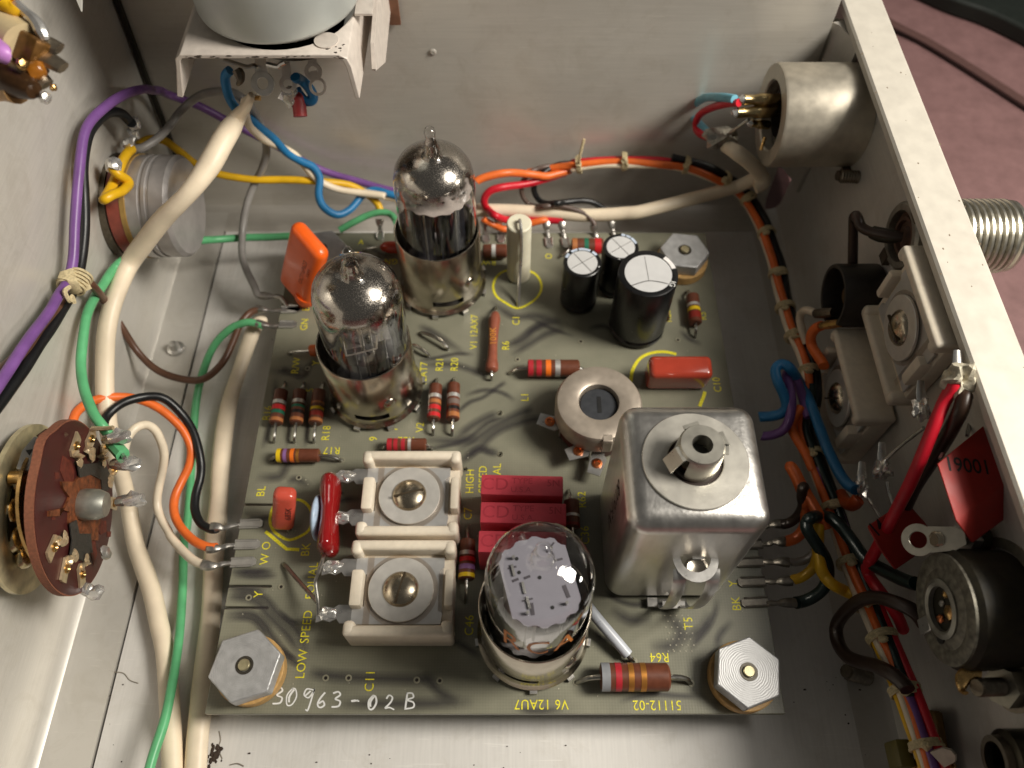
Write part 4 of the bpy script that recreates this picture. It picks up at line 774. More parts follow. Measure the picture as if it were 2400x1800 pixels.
# row of three red box capacitors
REDB = mat('red_moulded_case', S(216, 74, 88), .5, 0, .06, 5, .08, 60)
REDD = mat('embossed_red', S(188, 56, 70), .5)
for lbl, y, x0, x1, rz in (('red moulded box capacitor at the back of the row of three', 7.375, -.71, 1.17, -1.5), ('red moulded box capacitor in the middle of the row of three', 6.70, -.71, 1.22, -1.2), ('red moulded box capacitor hidden behind the clear tube at the front of the row', 6.02, -.74, 1.2, -1.)):
    xc = (x0+x1)/2; root = thing('box_capacitor', lbl, 'capacitor', (xc, y, 0), 'red box capacitors in a row')
    Mb = T(xc, y, 0) @ RZ(rz)
    MB().rbox((0, 0, .68), (x1-x0, .5, 1.24), .03, 2, Mb).build('case', REDB, root)
    for s, px, py, sz, sx in (('CD', -.62, 0, .42, 1.05), ('TYPE', .0, .1, .2, 1.1), ('U.S.A.', .0, -.12, .19, 1.1), ('5N', .72, .06, .24, 1.)):
        text(s, Mb @ T(px, py, 1.302), sz, REDD, root, name='embossed_lettering', sx=sx)
    for s in (-.7, .7): MB().tube([Mb @ Vector((s, 0, .1)), Mb @ Vector((s, 0, -.05))], .04, 8, 0).build('lead', LEAD, root)
# electrolytic cans
def electrolytic(label, x, y, r, h, mark, cross, seed, segs=(), letters='', lrot=0):
    root = thing('electrolytic_capacitor', label, 'capacitor', (x, y, 0), 'black electrolytic capacitors')
    M = T(x, y, 0)
    MB().lathe([(0, .04), (r*.93, .04), (r, .1), (r, .2), (r*.95, .26), (r, .33), (r, h-.05), (r*.985, h-.015), (r*.93, h), (r*.80, h-.005), (r*.79, h-.03), (0, h-.03)], 48, M).build('sleeve', BLACKP, root, ang=30)
    MB().cyl(r*.785, h-.04, h-.012, 40, M).build('top_disc', FOIL, root)
    sc = MB()
    if cross == 'x':
        for a in (35, 125): sc.box((0, 0, h-.0105), (r*1.5, .022, .004), M @ RZ(a))
    else:
        sc.box((-.02, r*.2, h-.0105), (.015, r*1.05, .004), M @ RZ(3)); sc.ribbon([(x-r*.6, y-r*.52), (x, y-r*.32), (x+r*.62, y-r*.45)], .03, 0, h-.0085)
    sc.build('vent_score', mat('score_line', S(170, 168, 168), .35, .8), root)
    for a0, a1, k in segs:
        pts = [(math.cos(R(a)), math.sin(R(a))) for a in [a0+(a1-a0)*i/8 for i in range(9)]]
        m = MB(); vs = [(px*q, py*q, h+.003) for px, py in pts for q in (r*.81, r*.955)]
        m.add(vs, [(2*i, 2*i+1, 2*i+3, 2*i+2) for i in range(8)], M); m.build('printed_stripe', mat(k, S(196, 208, 226) if k == 'pale_blue_print' else S(228, 224, 222), .4), root)
    if letters: text(letters, M @ RZ(lrot) @ T(r*.88, 0, h+.004) @ RZ(-90+14), r*.26, WHITEP, root, name='lettering')
    return root
electrolytic('big black electrolytic capacitor with silver top, largest of the three', 3.44, 12.7, .76, 2.38, 1, 'y', 1, ((12, 48, 'white_print'),), 'IG', -32)
electrolytic('small black electrolytic capacitor with crossed silver top, left of the big one', 1.87, 13.6, .51, 1.72, 1, 'x', 2, ((60, 100, 'pale_blue_print'), (105, 128, 'pale_blue_print'), (32, 52, 'pale_blue_print'), (140, 160, 'pale_blue_print')), '+', -20)
electrolytic('small black electrolytic capacitor standing behind the big one', 2.93, 14.15, .485, 1.7, 1, 'x', 3, ((15, 45, 'pale_blue_print'), (48, 66, 'pale_blue_print'), (70, 84, 'pale_blue_print')), '+', -100)
# white post with bare lead folded over it
root = thing('coil_post', 'white round post with a bare lead folded down its front inside a yellow ring', 'coil', (.19, 14.54, 0))
MB().cyl(.335, .02, 2.22, 36, T(.19, 14.54, 0), .03).build('post', NYLON, root)
MB().tube([(.19, 14.58, 2.1), (.2, 14.55, 2.3), (.22, 14.4, 2.36), (.24, 14.2, 2.25), (.25, 14.13, 1.6), (.24, 14.12, 1.1), (.2, 13.75, .4), (.18, 13.45, .05), (.18, 13.42, -.05)], .045, 8, 6).build('lead', TIN, root)

# ------------------------------------------------------------------ hexagonal nuts on phenolic washers at the board corners
def corner_nut(label, x, y, r, rot, z0=.32, z1=.70, hole=False):
    root = thing('hex_nut', label, 'hex nut', (x, y, 0), 'hexagonal nuts at the board corners')
    MB().lathe([(.15, .012), (.71, .012), (.73, .03), (.73, z0-.02), (.71, z0), (.15, z0)], 40, T(x, y, 0), closed=True).build('washer', TAN, root)
    hx = [(r*math.cos(R(rot+60*i)), r*math.sin(R(rot+60*i))) for i in range(6)]
    MB().prism(hx, z0+.002, z1, T(x, y, 0)).build('nut', ALU_NUT, root, bevel=.03)
    MB().ring(.19, .13, z1-.01, z1+.012, 24, T(x, y, 0), .004).build('thread_rim', mat('dark_turned', S(84, 80, 72), .4, .8), root)
    MB().cyl(.125, z1-.05, z1+.07 if not hole else z1+.03, 16, T(x, y, 0), .02).build('stud', mat('stud_end', S(196, 186, 150), .35, .8, .2), root)
corner_nut('hexagonal aluminium nut at the front left corner of the board', -5.63, 3.53, .77, 78)
corner_nut('scratched hexagonal aluminium nut at the front right corner of the board', 4.96, 3.4, .74, 80)
corner_nut('hexagonal aluminium nut at the back right corner of the board', 4.92, 14.9, .70, 113)
corner_nut('hexagonal aluminium nut at the back left corner, half hidden by the orange capacitor', -5.45, 14.95, .74, 70)
# ------------------------------------------------------------------ wires
def wire(label, color, r, pts, name='hookup_wire', cat='wire', n=10, sub=7, group=None, mt=None):
    q = spline(pts, 4); ph = len(label)*.7
    q = [p if i in (0, len(q)-1) else p+Vector((noise.noise(p*.9+Vector((ph, 0, 0))), noise.noise(p*.9+Vector((0, ph, 3))), noise.noise(p*.9+Vector((7, 0, ph)))))*r*.35 for i, p in enumerate(q)]
    rs = [r*(1+.06*noise.noise(p*1.3+Vector((ph, 5, 1)))) for p in q]
    o = MB().tube(q, rs, n, 2).build(name, mt or WIRE[color], ang=80)
    return tag(o, label, cat, group)
CRIMP = mat('crimp_tin', S(168, 164, 158), .34, .9, .2, 10, .2, 20)
DULL = mat('dull_dark_tin', S(112, 107, 98), .42, .6, .2, 8)  # darker tin for the clips on the right board edge
def clip(parent, a, b, crimp, w=.22, mt=None):
    """edge clip from a (inner end, on the board) to b (board edge) with its crimp barrel running on through the crimp points"""
    a = Vector(a); b = Vector(b); d = b-a; L = d.length; M = frame(a, d.normalized(), Vector((-d.y, d.x, 0)).normalized(), (0, 0, 1))
    m = MB(); m.prism([(0, -w*.25), (.06, -w/2), (L, -w/2), (L, w/2), (.1, w/2), (0, w*.3)], .004, .05, M)
    for s in (-1, 1): m.tube([M @ Vector((.08, s*w*.44, .055)), M @ Vector((L, s*w*.44, .055))], .028, 6, 0)
    m.build('edge_clip', mt or TIN, parent)
    pts = [b+Vector((0, 0, .02))]+[Vector(p) for p in crimp]
    m = MB(); k = len(pts); m.tube(pts, [.05, .06, .075, .06, .1, .125, .125], 8, 5, flat=.8); m.build('crimp_barrel', mt or CRIMP, parent)
def solder(parent, p, r=.14, sq=(1, 1, 1), seed=1, mt=None):
    MB().blob(p, r, sq, .5, seed).build('solder_blob', mt or SOLDER, parent)
# --- left side
w = wire('purple wire looping up the left wall and along the back behind the rear tube', 'purple', .112, [(-9.5,6.664,5.769),(-9.55,7.631,5.381),(-9.6,8.842,5.029),(-9.7,10.257,4.526),(-9.7,10.948,4.368),(-9.65,11.993,4.847),(-9.6,13.086,5.439),(-9.55,14.044,5.77),(-9.4,14.874,5.694),(-9.2,15.605,5.466),(-8.95,16.254,5.096),(-9.253,17.6,3.879),(-8.669,17.9,3.222),(-7.384,18.1,1.948),(-5.736,18.05,0.712),(-3.675,17.8,0.108),(-2.113,17.6,-0.25),(-0.878,17.3,-0.262),(-0.467,16.357,0.5)])
clip(w, (-0.329,15.756,0.0), (-0.326,16.044,0.0), [(-0.343,16.167,0.05),(-0.353,16.245,0.2),(-0.385,16.276,0.4),(-0.413,16.305,0.5)])
w = wire('black wire running beside the purple wire up to the round pot on the left wall', 'black', .118, [(-9.6,6.452,5.47),(-9.65,7.413,5.069),(-9.7,8.756,4.608),(-9.8,10.236,4.107),(-9.8,11.231,3.982),(-9.8,12.248,4.258),(-9.78,12.975,4.695),(-9.75,13.615,5.214),(-9.7,14.376,5.414),(-9.6,15.102,5.304),(-9.5,15.512,5.015),(-9.45,15.619,4.715),(-9.4,15.6,4.632)])
solder(w, (-9.4,15.726,4.495), .16, seed=3)
wire('brown wire at the far left edge below the purple one', 'brown', .12, [(-9.75,7.09,5.599),(-9.78,7.967,5.169),(-9.8,8.597,4.85),(-9.8,8.987,4.699),(-9.85,9.631,4.473),(-9.85,10.458,4.18)])
w = wire('brown wire sagging over the left floor to the board edge', 'brown', .1, [(-9.85,10.941,4.05),(-9.8,11.359,3.79),(-9.7,11.432,3.424),(-10.113,11.921,1.9)] + [(-10.672,12.583,1.2),(-10.476,12.259,0.6),(-10.166,11.861,0.0),(-9.598,11.454,-0.3),(-8.914,11.244,-0.4),(-8.331,11.232,-0.3),(-7.873,11.576,-0.1),(-7.666,12.217,0.0),(-7.534,12.751,0.05),(-7.333,13.126,0.08),(-7.096,13.26,0.08)])
clip(w, (-5.97,13.292,0.0), (-6.49,13.276,0.0), [(-6.757,13.247,0.04),(-6.966,13.26,0.08),(-7.186,13.282,0.08)])
root = tag(MB().blob((-9.7,10.924,4.204), .28, (1.1, .8, 1), .6, 9).build('lacing_knot', CORD), 'cream lacing knot round the purple and black wires on the left wall', 'lacing knot')
m = MB(); c = Vector((-9.7,10.924,4.204))
for k in range(5): m.tube([c+Vector((.27*math.cos(a*1.05)+.02*k, -.12+.08*k, .27*math.sin(a*1.05))) for a in range(0, 6)], .035, 6, 4, closed=True)
m.tube([(-9.5,10.552,4.546),(-9.5,10.359,4.635),(-9.5,10.297,4.392),(-9.5,10.437,4.372),(-9.5,10.363,4.222)], .05, 6, 5); m.build('cord_turns', CORD, root)
wc = wire('thick cream cable hanging from the bracket lug down over the left floor', 'white', .2, [], mt=PVCW) if False else None
pts = [(-6.12,15.433,5.6),(-6.324,15.403,5.3),(-6.689,15.389,4.9),(-6.858,14.724,4.9),(-7.154,14.008,4.7),(-7.624,13.411,4.4),(-8.374,13.205,3.8),(-9.076,13.055,3.1),(-9.6,12.763,2.589)] + [(-9.75,11.716,2.482),(-9.85,10.992,2.204),(-9.9,10.363,1.796),(-9.9,9.785,1.447),(-9.85,9.388,1.236),(-9.8,8.976,0.973),(-9.75,8.533,0.517),(-9.681,8.149,0.0),(-9.658,7.701,-0.6),(-9.595,7.368,-0.8)] + [(-9.369,6.738,-0.93),(-9.125,6.297,-0.97),(-8.711,5.572,-0.98),(-8.373,4.834,-0.98),(-8.082,4.195,-0.98),(-7.841,3.444,-0.98),(-7.62,2.692,-0.98),(-7.355,1.728,-0.98),(-7.23,1.311,-0.98)]
tag(MB().tube(pts, [.09, .16, .3, .31, .24, .28, .28, .25, .25, .25, .25, .25, .24, .23, .23, .24, .25, .25, .25, .26, .26, .26], 14, 6, flat=.85).build('shielded_cable', PVCW, ang=80), 'thick cream cable hanging from the bracket lug and lying over the left floor', 'cable')
pts = [(-7.036,13.251,-0.35),(-7.174,13.107,-0.3),(-7.315,12.822,-0.35),(-7.507,12.257,-0.6),(-7.668,11.614,-0.8),(-7.796,11.003,-0.95),(-7.789,10.006,-0.98),(-7.692,8.948,-0.98),(-7.556,7.986,-0.98),(-7.474,7.232,-0.98)] + [(-7.434,6.816,-0.98),(-7.319,6.029,-0.98),(-7.208,5.273,-0.98),(-7.138,4.547,-0.98),(-7.078,3.85,-0.98),(-6.998,3.015,-0.98),(-6.946,2.375,-0.98),(-6.86,1.728,-0.98),(-6.812,1.37,-0.98)]
tag(MB().tube(pts, [.12, .2, .22, .2, .21, .24, .25, .23, .26, .25, .24, .23, .24, .26, .24, .24, .24], 14, 6, flat=.85).build('shielded_cable', PVCW, ang=80), 'cream cable lying along the left edge of the board under its edge clips', 'cable')
wire('green wire running from the left pot past the back to the board corner', 'green', .1, [(-3.374,15.942,0.7),(-3.56,16.342,0.6),(-3.877,16.445,0.6),(-4.299,16.401,0.5),(-4.709,16.219,0.4),(-5.116,16.003,0.3)], sub=7)
w = wire('green wire from behind the left pot curving down to the rotary switch', 'green', .112, [(-6.257,15.941,0.1),(-7.182,15.9,0.1),(-7.959,15.784,0.2),(-8.621,15.553,0.4),(-9.012,15.236,0.7),(-9.51,14.831,1.0),(-9.969,14.382,1.3),(-9.7,12.988,2.589),(-9.85,12.564,2.696),(-9.9,11.981,2.815)] + [(-9.9,11.12,3.033),(-9.85,10.489,3.051),(-9.75,9.71,2.947),(-9.5,8.991,2.925),(-9.1,8.343,2.999),(-8.85,8.068,2.944),(-8.75,7.956,2.801),(-8.6,7.741,2.709),(-8.5,7.613,2.592)])
MB().tube([(-8.579,7.679,2.8),(-8.394,7.508,2.9),(-8.209,7.337,2.95)], .15, 8, 3).build('insulation_end', WIRE['green'], w); MB().tube([(-8.228,7.363,2.95),(-8.126,7.234,3.0)], .05, 6, 2).build('bare_strands', LEAD, w)
w = wire('green wire curving from the board edge down over the floor to the lower frame edge', 'green', .108, [(-6.913,12.706,0.1),(-7.122,12.759,0.15),(-7.36,12.739,0.2),(-7.75,12.612,0.1),(-8.213,12.301,-0.2),(-8.508,11.781,-0.5),(-8.665,11.113,-0.8),(-8.654,10.254,-1.0),(-8.563,9.369,-1.1),(-8.403,8.261,-1.12),(-8.276,7.286,-1.12)] + [(-8.298,7.07,-1.12),(-8.123,6.144,-1.1),(-7.904,5.081,-0.95),(-7.672,4.133,-0.7),(-7.553,3.26,-0.5),(-7.517,2.517,-0.4),(-7.575,1.788,-0.35),(-7.61,1.324,-0.35)])
clip(w, (-5.985,12.776,0.0), (-6.47,12.776,0.0), [(-6.631,12.717,0.04),(-6.833,12.723,0.09),(-7.08,12.75,0.14)])
w = wire('orange wire arching from the rotary switch to the board edge beside the O mark', 'orange', .106, [(-10.221,8.391,1.7),(-10.267,8.674,1.7),(-10.276,9.024,1.7),(-10.154,9.331,1.6),(-9.883,9.529,1.5),(-9.57,9.655,1.35),(-9.232,9.711,1.2),(-8.884,9.673,1.0),(-8.538,9.5,0.8),(-8.218,9.199,0.55),(-8.023,8.81,0.3),(-8.042,8.439,0.1),(-8.17,8.066,0.0),(-8.265,7.635,-0.05),(-8.188,7.233,-0.05),(-7.947,6.859,0.0),(-7.561,6.512,0.05),(-7.179,6.331,0.1),(-6.959,6.316,0.1)])
clip(w, (-5.952,6.418,0.0), (-6.552,6.403,0.0), [(-6.697,6.378,0.05),(-6.853,6.311,0.09),(-6.988,6.289,0.11),(-7.151,6.289,0.11)])
w = wire('black wire arching behind the orange one to the topmost left edge clip', 'black', .108, [(-9.587,8.727,1.6),(-9.652,9.009,1.5),(-9.55,9.31,1.45),(-9.336,9.552,1.4),(-9.033,9.752,1.25),(-8.728,9.822,1.1),(-8.481,9.752,0.9),(-8.188,9.5,0.6),(-7.934,9.104,0.4),(-7.752,8.561,0.2),(-7.723,8.168,0.05),(-7.75,7.696,0.0),(-7.696,7.292,0.0),(-7.487,6.957,0.05),(-7.196,6.782,0.1),(-7.047,6.774,0.1)])
clip(w, (-5.981,6.935,0.0), (-6.523,6.919,0.0), [(-6.678,6.877,0.05),(-6.873,6.799,0.09),(-7.017,6.815,0.11),(-7.171,6.815,0.11)])
w = wire('white wire arching from the rotary switch to the edge clip beside the W mark', 'white', .104, [(-8.879,7.956,1.7),(-8.9,8.153,1.7),(-8.882,8.391,1.7),(-8.76,8.621,1.7),(-8.626,8.787,1.55),(-8.504,8.783,1.3),(-8.435,8.627,1.0),(-8.443,8.444,0.7),(-8.564,8.197,0.35),(-8.664,7.857,0.1),(-8.695,7.494,-0.1),(-8.576,7.173,-0.2),(-8.308,6.817,-0.2)] + [(-8.179,6.653,-0.15),(-7.814,6.33,-0.05),(-7.426,6.033,0.05),(-7.091,5.883,0.1)])
clip(w, (-5.983,5.994,0.0), (-6.564,5.968,0.0), [(-6.723,5.94,0.05),(-6.849,5.893,0.08),(-6.999,5.868,0.1),(-7.193,5.909,0.11)])
w = wire('grey wire looping from the pot lug up behind the bracket lug', 'grey', .108, [(-9.622,15.565,3.8),(-9.411,15.609,3.8),(-9.174,15.928,3.8),(-8.963,16.383,3.8),(-8.707,16.831,3.9),(-8.367,17.061,4.1),(-7.928,16.96,4.4),(-7.378,16.685,4.7),(-6.903,16.336,4.9),(-6.695,16.382,4.6),(-6.698,16.711,4.0),(-6.765,16.946,3.4),(-6.855,17.084,2.8)])
w = wire('grey wire dropping from the back wall to the upper left board clip', 'grey', .108, [(-6.765,16.946,3.4),(-6.772,16.972,2.9),(-6.916,17.084,2.3),(-7.159,16.993,1.8),(-7.491,16.812,1.3),(-7.758,16.377,0.9),(-7.9,15.799,0.5),(-7.837,15.112,0.3),(-7.642,14.549,0.2),(-7.363,14.06,0.1)] + [(-7.23,13.813,0.08),(-7.086,13.741,0.08),(-7.003,13.735,0.08)])
clip(w, (-5.958,13.292,0.0), (-6.472,13.292,0.0), [(-6.624,13.654,0.1),(-6.826,13.685,0.1),(-6.962,13.72,0.1),(-7.129,13.736,0.1)]) if False else clip(w, (-5.975,13.292,0.0), (-6.308,13.342,0.0), [(-6.526,13.654,0.1),(-6.763,13.705,0.1),(-6.93,13.72,0.1),(-7.112,13.732,0.1)])
w = wire('blue wire dropping from under the bracket and looping in front of the back wall', 'blue', .115, [(-6.711,16.107,5.75),(-6.849,16.105,5.6),(-6.887,16.024,5.4),(-6.89,15.95,5.1),(-6.825,15.922,4.8)] + [(-6.915,16.473,4.2),(-6.701,16.614,3.6),(-6.481,16.859,3.0),(-6.313,16.975,2.4),(-6.028,17.06,2.0),(-5.756,17.133,1.7),(-5.61,16.989,1.4),(-5.647,16.665,1.1),(-5.529,16.438,0.8),(-5.2,16.412,0.5),(-4.827,16.703,0.45),(-4.49,17.136,0.55)] + [(-4.161,17.325,0.6),(-3.734,17.218,0.6),(-3.377,17.174,0.5)])
w = wire('cream wire twisted with the blue one on its way to the rear tube', 'white', .105, [(-6.265,15.702,5.3),(-6.444,15.715,5.2),(-6.524,15.736,5.0)] + [(-6.633,15.859,4.5),(-6.731,16.203,3.9),(-6.669,16.601,3.2),(-6.412,16.997,2.6),(-6.138,17.123,2.2),(-5.931,17.133,1.7),(-5.625,17.021,1.3),(-5.173,17.008,1.0),(-4.489,17.017,0.8),(-3.819,16.988,0.7)] + [(-4.776,17.275,0.65),(-4.309,17.218,0.6),(-3.848,17.174,0.5),(-3.386,17.128,0.4)], mt=PVCW)
w = wire('yellow wire running from the pot along the back to the rear edge clip', 'yellow', .108, [(-10.182,16.733,2.9),(-9.954,16.972,2.9),(-9.576,17.029,2.8),(-9.225,16.901,2.5),(-8.86,16.744,2.2),(-8.366,16.716,1.9),(-7.627,16.785,1.6),(-6.702,16.933,1.4),(-5.756,17.088,1.2),(-4.912,17.272,0.9),(-4.383,17.193,0.6),(-4.082,16.997,0.4),(-3.956,16.728,0.2)])
clip(w, (-3.938,15.862,0.0), (-3.958,16.156,0.0), [(-3.96,16.263,0.05),(-3.983,16.407,0.12),(-3.979,16.524,0.22)])
w = wire('short bent yellow wire looped between two lugs of the left pot', 'yellow', .12, [(-9.6,14.239,4.481),(-9.45,14.121,4.371),(-9.35,14.17,4.04),(-9.35,13.801,4.119),(-9.45,13.497,4.284),(-9.6,13.332,4.31),(-9.7,13.535,4.159),(-9.7,14.089,4.063),(-9.65,14.63,4.11),(-9.6,14.971,4.129),(-9.6,15.395,3.966)])
solder(w, (-9.55,14.293,4.485), .2, (1, 1, .8), 5)
# --- back right: wires leaving the bundle for the rear clips
w = wire('orange wire leaving the bundle towards the rear tube', 'orange', .115, [(1.734,17.8,0.961),(1.498,17.7,0.98),(1.029,17.5,1.018),(0.678,17.4,1.161),(0.333,17.3,1.289),(-0.119,17.1,1.497),(-0.52,17.0,1.548),(-0.831,16.9,1.525),(-1.032,16.8,1.472)])
w = wire('red wire bending down from the bundle to a rear edge clip', 'red', .11, [(1.625,17.8,0.837),(1.155,17.6,0.811),(0.686,17.4,0.866),(0.222,17.2,0.954),(-0.234,17.0,1.059),(-0.574,16.9,1.034),(-0.769,16.8,0.916),(-0.829,16.7,0.732),(-0.745,16.7,0.473),(-0.505,16.209,0.7),(-0.236,16.337,0.4),(0.016,16.399,0.3),(0.571,16.445,0.25),(1.034,16.445,0.25),(1.38,16.43,0.25),(1.506,16.399,0.25)])
clip(w, (1.607,15.562,0.0), (1.573,15.922,0.0), [(1.55,16.014,0.05),(1.518,16.152,0.1),(1.494,16.263,0.18),(1.494,16.377,0.24)])
w = wire('short orange wire reaching a rear edge clip right of the white post', 'orange', .1, [(-0.849,16.228,0.55),(-0.67,16.215,0.4),(-0.489,16.184,0.3),(-0.259,16.108,0.25),(0.016,16.184,0.2),(0.477,16.291,0.25),(0.753,16.337,0.3),(0.938,16.383,0.3),(1.056,16.414,0.25)])
clip(w, (1.114,15.547,0.0), (1.089,15.937,0.0), [(1.067,16.045,0.05),(1.045,16.183,0.1),(1.032,16.263,0.18),(1.044,16.393,0.24)])
w = wire('grey-brown wire hooking down from the bundle to a rear clip', 'taupe', .075, [(1.627,18.0,0.926),(1.032,17.8,1.1),(0.708,17.7,1.088),(0.476,17.5,1.064),(0.316,17.4,0.85),(0.295,17.3,0.601),(0.367,17.2,0.379),(0.58,17.1,0.22),(0.903,16.528,0.75),(1.294,16.592,0.7),(1.71,16.579,0.6),(2.059,16.52,0.5),(2.266,16.41,0.42),(2.405,16.279,0.33),(2.454,16.2,0.25)])
clip(w, (2.544,15.756,0.0), (2.531,15.937,0.0), [(2.518,15.984,0.05),(2.485,16.091,0.1),(2.46,16.159,0.16),(2.435,16.233,0.28)])
w = wire('black wire hooking down from the bundle to the rightmost rear clip', 'black', .09, [(1.792,18.1,0.955),(1.451,17.9,1.098),(1.173,17.8,1.054),(0.916,17.6,0.999),(0.735,17.5,0.815),(0.669,17.4,0.597),(0.743,17.3,0.375),(0.934,17.2,0.215),(1.24,16.555,0.85),(1.541,16.65,0.8),(1.822,16.745,0.75),(2.126,16.809,0.7),(2.411,16.828,0.6),(2.689,16.706,0.5),(2.871,16.534,0.42),(2.991,16.399,0.3)])
clip(w, (3.096,15.756,0.0), (3.077,15.983,0.0), [(3.052,16.045,0.05),(3.021,16.183,0.1),(2.984,16.306,0.2),(2.982,16.417,0.28)])
pts = [(-1.054,16.802,0.3),(-0.587,16.755,0.35),(-0.123,16.739,0.35),(0.572,16.693,0.35),(1.266,16.646,0.35),(1.957,16.568,0.35),(2.642,16.521,0.4),(3.319,16.489,0.5),(3.995,16.518,0.6)] + [(6.265,17.111,0.8),(6.8,17.21,0.928),(7.2,17.088,1.417)]
tag(MB().tube(pts, .2, 12, 6).build('shielded_cable', PVCW, ang=80), 'cream cable running straight along the back wall behind the board', 'cable')
# empty clips at the rear
for k, (a, b) in enumerate((((-0.754,15.756,0.0), (-0.789,16.044,0.0)),)):
    root = thing('edge_clip', 'empty tinned edge clip at the rear edge right beside the rear tube', 'edge clip', a)
    clip(root, a, b, [(b[0]-.02, b[1]+.15, .03), (b[0]-.04, b[1]+.35, .06), (b[0]-.05, b[1]+.5, .1)])

# --- laced bundle along the back wall, round the corner and down the right wall
BP = [Vector(p) for p in [(0.478,17.9,0.781),(1.789,17.85,1.108),(3.082,17.8,1.301),(4.712,17.7,1.359),(5.942,17.4,1.189),(7.0,17.195,0.562),(7.35,15.851,0.615),(7.5,14.618,0.529),(7.55,13.507,0.363),(7.6,12.297,0.405),(7.7,11.042,0.627),(7.6,10.076,0.613),(7.4,9.297,0.328),(7.45,8.193,0.496),(7.6,6.984,0.526),(7.7,5.796,0.572),(7.75,4.632,0.822),(7.8,3.694,1.115),(7.85,2.751,1.366),(7.9,1.894,1.515),(7.95,1.181,1.549)]]
BS = spline(BP, 6)
def strand(label, color, off, r, i0=0, i1=None, ph=0., tw=.35, mt=None):
    i1 = i1 or len(BS); pts = []
    for i in range(i0, i1, 2):
        t = (BS[min(i+1, len(BS)-1)]-BS[max(i-1, 0)]).normalized(); toc = (Vector((0, 0, 18))-BS[i]).normalized()
        sd = t.cross(toc).normalized(); up = sd.cross(t).normalized()
        a = ph+math.sin(i*.13+ph)*tw; pts.append(BS[i]+sd*math.cos(a)*off+up*math.sin(a)*off)
    return wire(label, color, r, pts, sub=3, n=8, mt=mt)
strand('orange wire of the laced bundle along the back and right walls', 'orange', .12, .11, 0, None, 1.1, .5)
strand('black wire of the laced bundle that shows on its outer side', 'black', .14, .13, 18, 88, 3.6, .35)
strand('cream wire of the laced bundle along the back and right walls', 'white', .15, .09, 6, None, .4, .4, PVCW)
strand('dark red wire on the underside of the laced bundle', 'red', .13, .1, 6, 40, 4.4, .3)
strand('purple wire of the laced bundle in its lower half', 'purple', .13, .1, 78, None, 2.1, .4)
strand('dark teal wire of the laced bundle beside the lower trimmer', 'teal', .16, .1, 64, 110, 2.0, .4)
strand('brown wire of the laced bundle in its lower half', 'darkbrown', .16, .1, 60, None, 5.2, .4)
strand('red wire joining the laced bundle near the bottom right', 'red', .22, .1, 92, None, 2.9, .25)
strand('yellow wire of the laced bundle near the bottom', 'yellow', .2, .07, 100, None, .1, .3)
where = ['where its first wires leave behind the white post', 'on the back wall above the small black capacitors', 'on the back wall before the corner', 'at the corner below the large metal can', 'just past the back right corner of the case', 'left of the socket with the brown wire', 'beside the back right nut', 'left of the small black socket', 'where the orange wire leaves for the black socket', 'beside the blue loop', 'next to the lower trimmer screw', 'below the lower trimmer', 'right of the square can', 'under the dark teal loop', 'beside the bent red wire', 'under the brown wire loop', 'below the brown wire loop', 'at the bottom near the yellow terminal']
idx = [7, 13, 20, 26, 31, 37, 44, 50, 55, 61, 68, 76, 83, 90, 95, 100, 107, 114]
for k, i in enumerate(idx):
    t = (BS[i+1]-BS[i-1]).normalized(); M = zframe(BS[i], t)
    m = MB(); rr_ = .265 if i < 90 else .33
    for q in range(3): m.ring(rr_+.02*math.sin(k+q), rr_-.06, -.075+q*.05, -.022+q*.05, 16, M, .012)
    toc = (Vector((0, 0, 18))-BS[i]).normalized(); kn = BS[i]+toc*rr_
    m.blob(kn, .085, (1.2, 1, 1), .5, k)
    sd = t.cross(toc).normalized()*(1 if k % 2 else -1)
    ln = .75 if k == 0 else .22
    m.tube([kn, kn+sd*-.08*(1 if k else 0)+toc*.1+Vector((0, 0, .3 if k == 0 else 0)), kn+sd*ln*.5*(1 if k else .3)+Vector((.1, 0, .8 if k == 0 else -.02))], [.05, .04, .045], 6, 4)
    tag(m.build('lacing_tie', CORD), 'cream lacing tie on the bundle '+where[k], 'lacing tie', 'lacing ties on the wire bundle')
# ------------------------------------------------------------------ left wall: pot, rotary switch, blurred jack; top: bracket with can
# round potentiometer
root = thing('potentiometer', 'round potentiometer with red-brown ring and clear plastic cap on the left wall', 'potentiometer', (-10.0, 14.75, 2.6))
MX = lambda x, y, z: frame((x, y, z), (0, 1, 0), (0, 0, 1), (1, 0, 0))
Mp = MX(-10.05, 14.75, 2.6)
MB().lathe([(0, -.3), (1.3, -.3), (1.36, -.2), (1.36, 0), (0, 0)], 48, Mp).build('mounting_plate', DARKSTEEL, root)
MB().lathe([(0, .0), (1.30, .0), (1.33, .03), (1.33, .36), (1.28, .4), (0, .4)], 48, Mp).build('phenolic_ring', mat('brick_phenolic', S(142, 66, 52), .32, 0, .18, 4, .08, 14, coat=.3), root)
MB().lathe([(1.31, .33), (1.345, .36), (1.345, .48), (1.3, .5)], 48, Mp).build('varnish_bead', mat('amber_varnish', S(160, 128, 70), .3), root)
MB().lathe([(1.3, .38), (1.32, .5), (1.32, .78), (1.285, .8), (1.285, .86), (1.32, .88), (1.32, .96), (1.285, .98), (1.285, 1.04), (1.31, 1.06), (1.31, 1.42), (1.22, 1.52), (0, 1.54)], 56, Mp).build('cap', mat('hazy_metal_cap', S(178, 174, 172), .34, .5, .1, 3, .08, 8), root)
m = MB(); m.box((0, -1.18, .2), (.5, .4, .62), Mp @ RZ(-8)); m.build('clamp', mat('olive_metal', S(126, 118, 84), .4, .7), root)
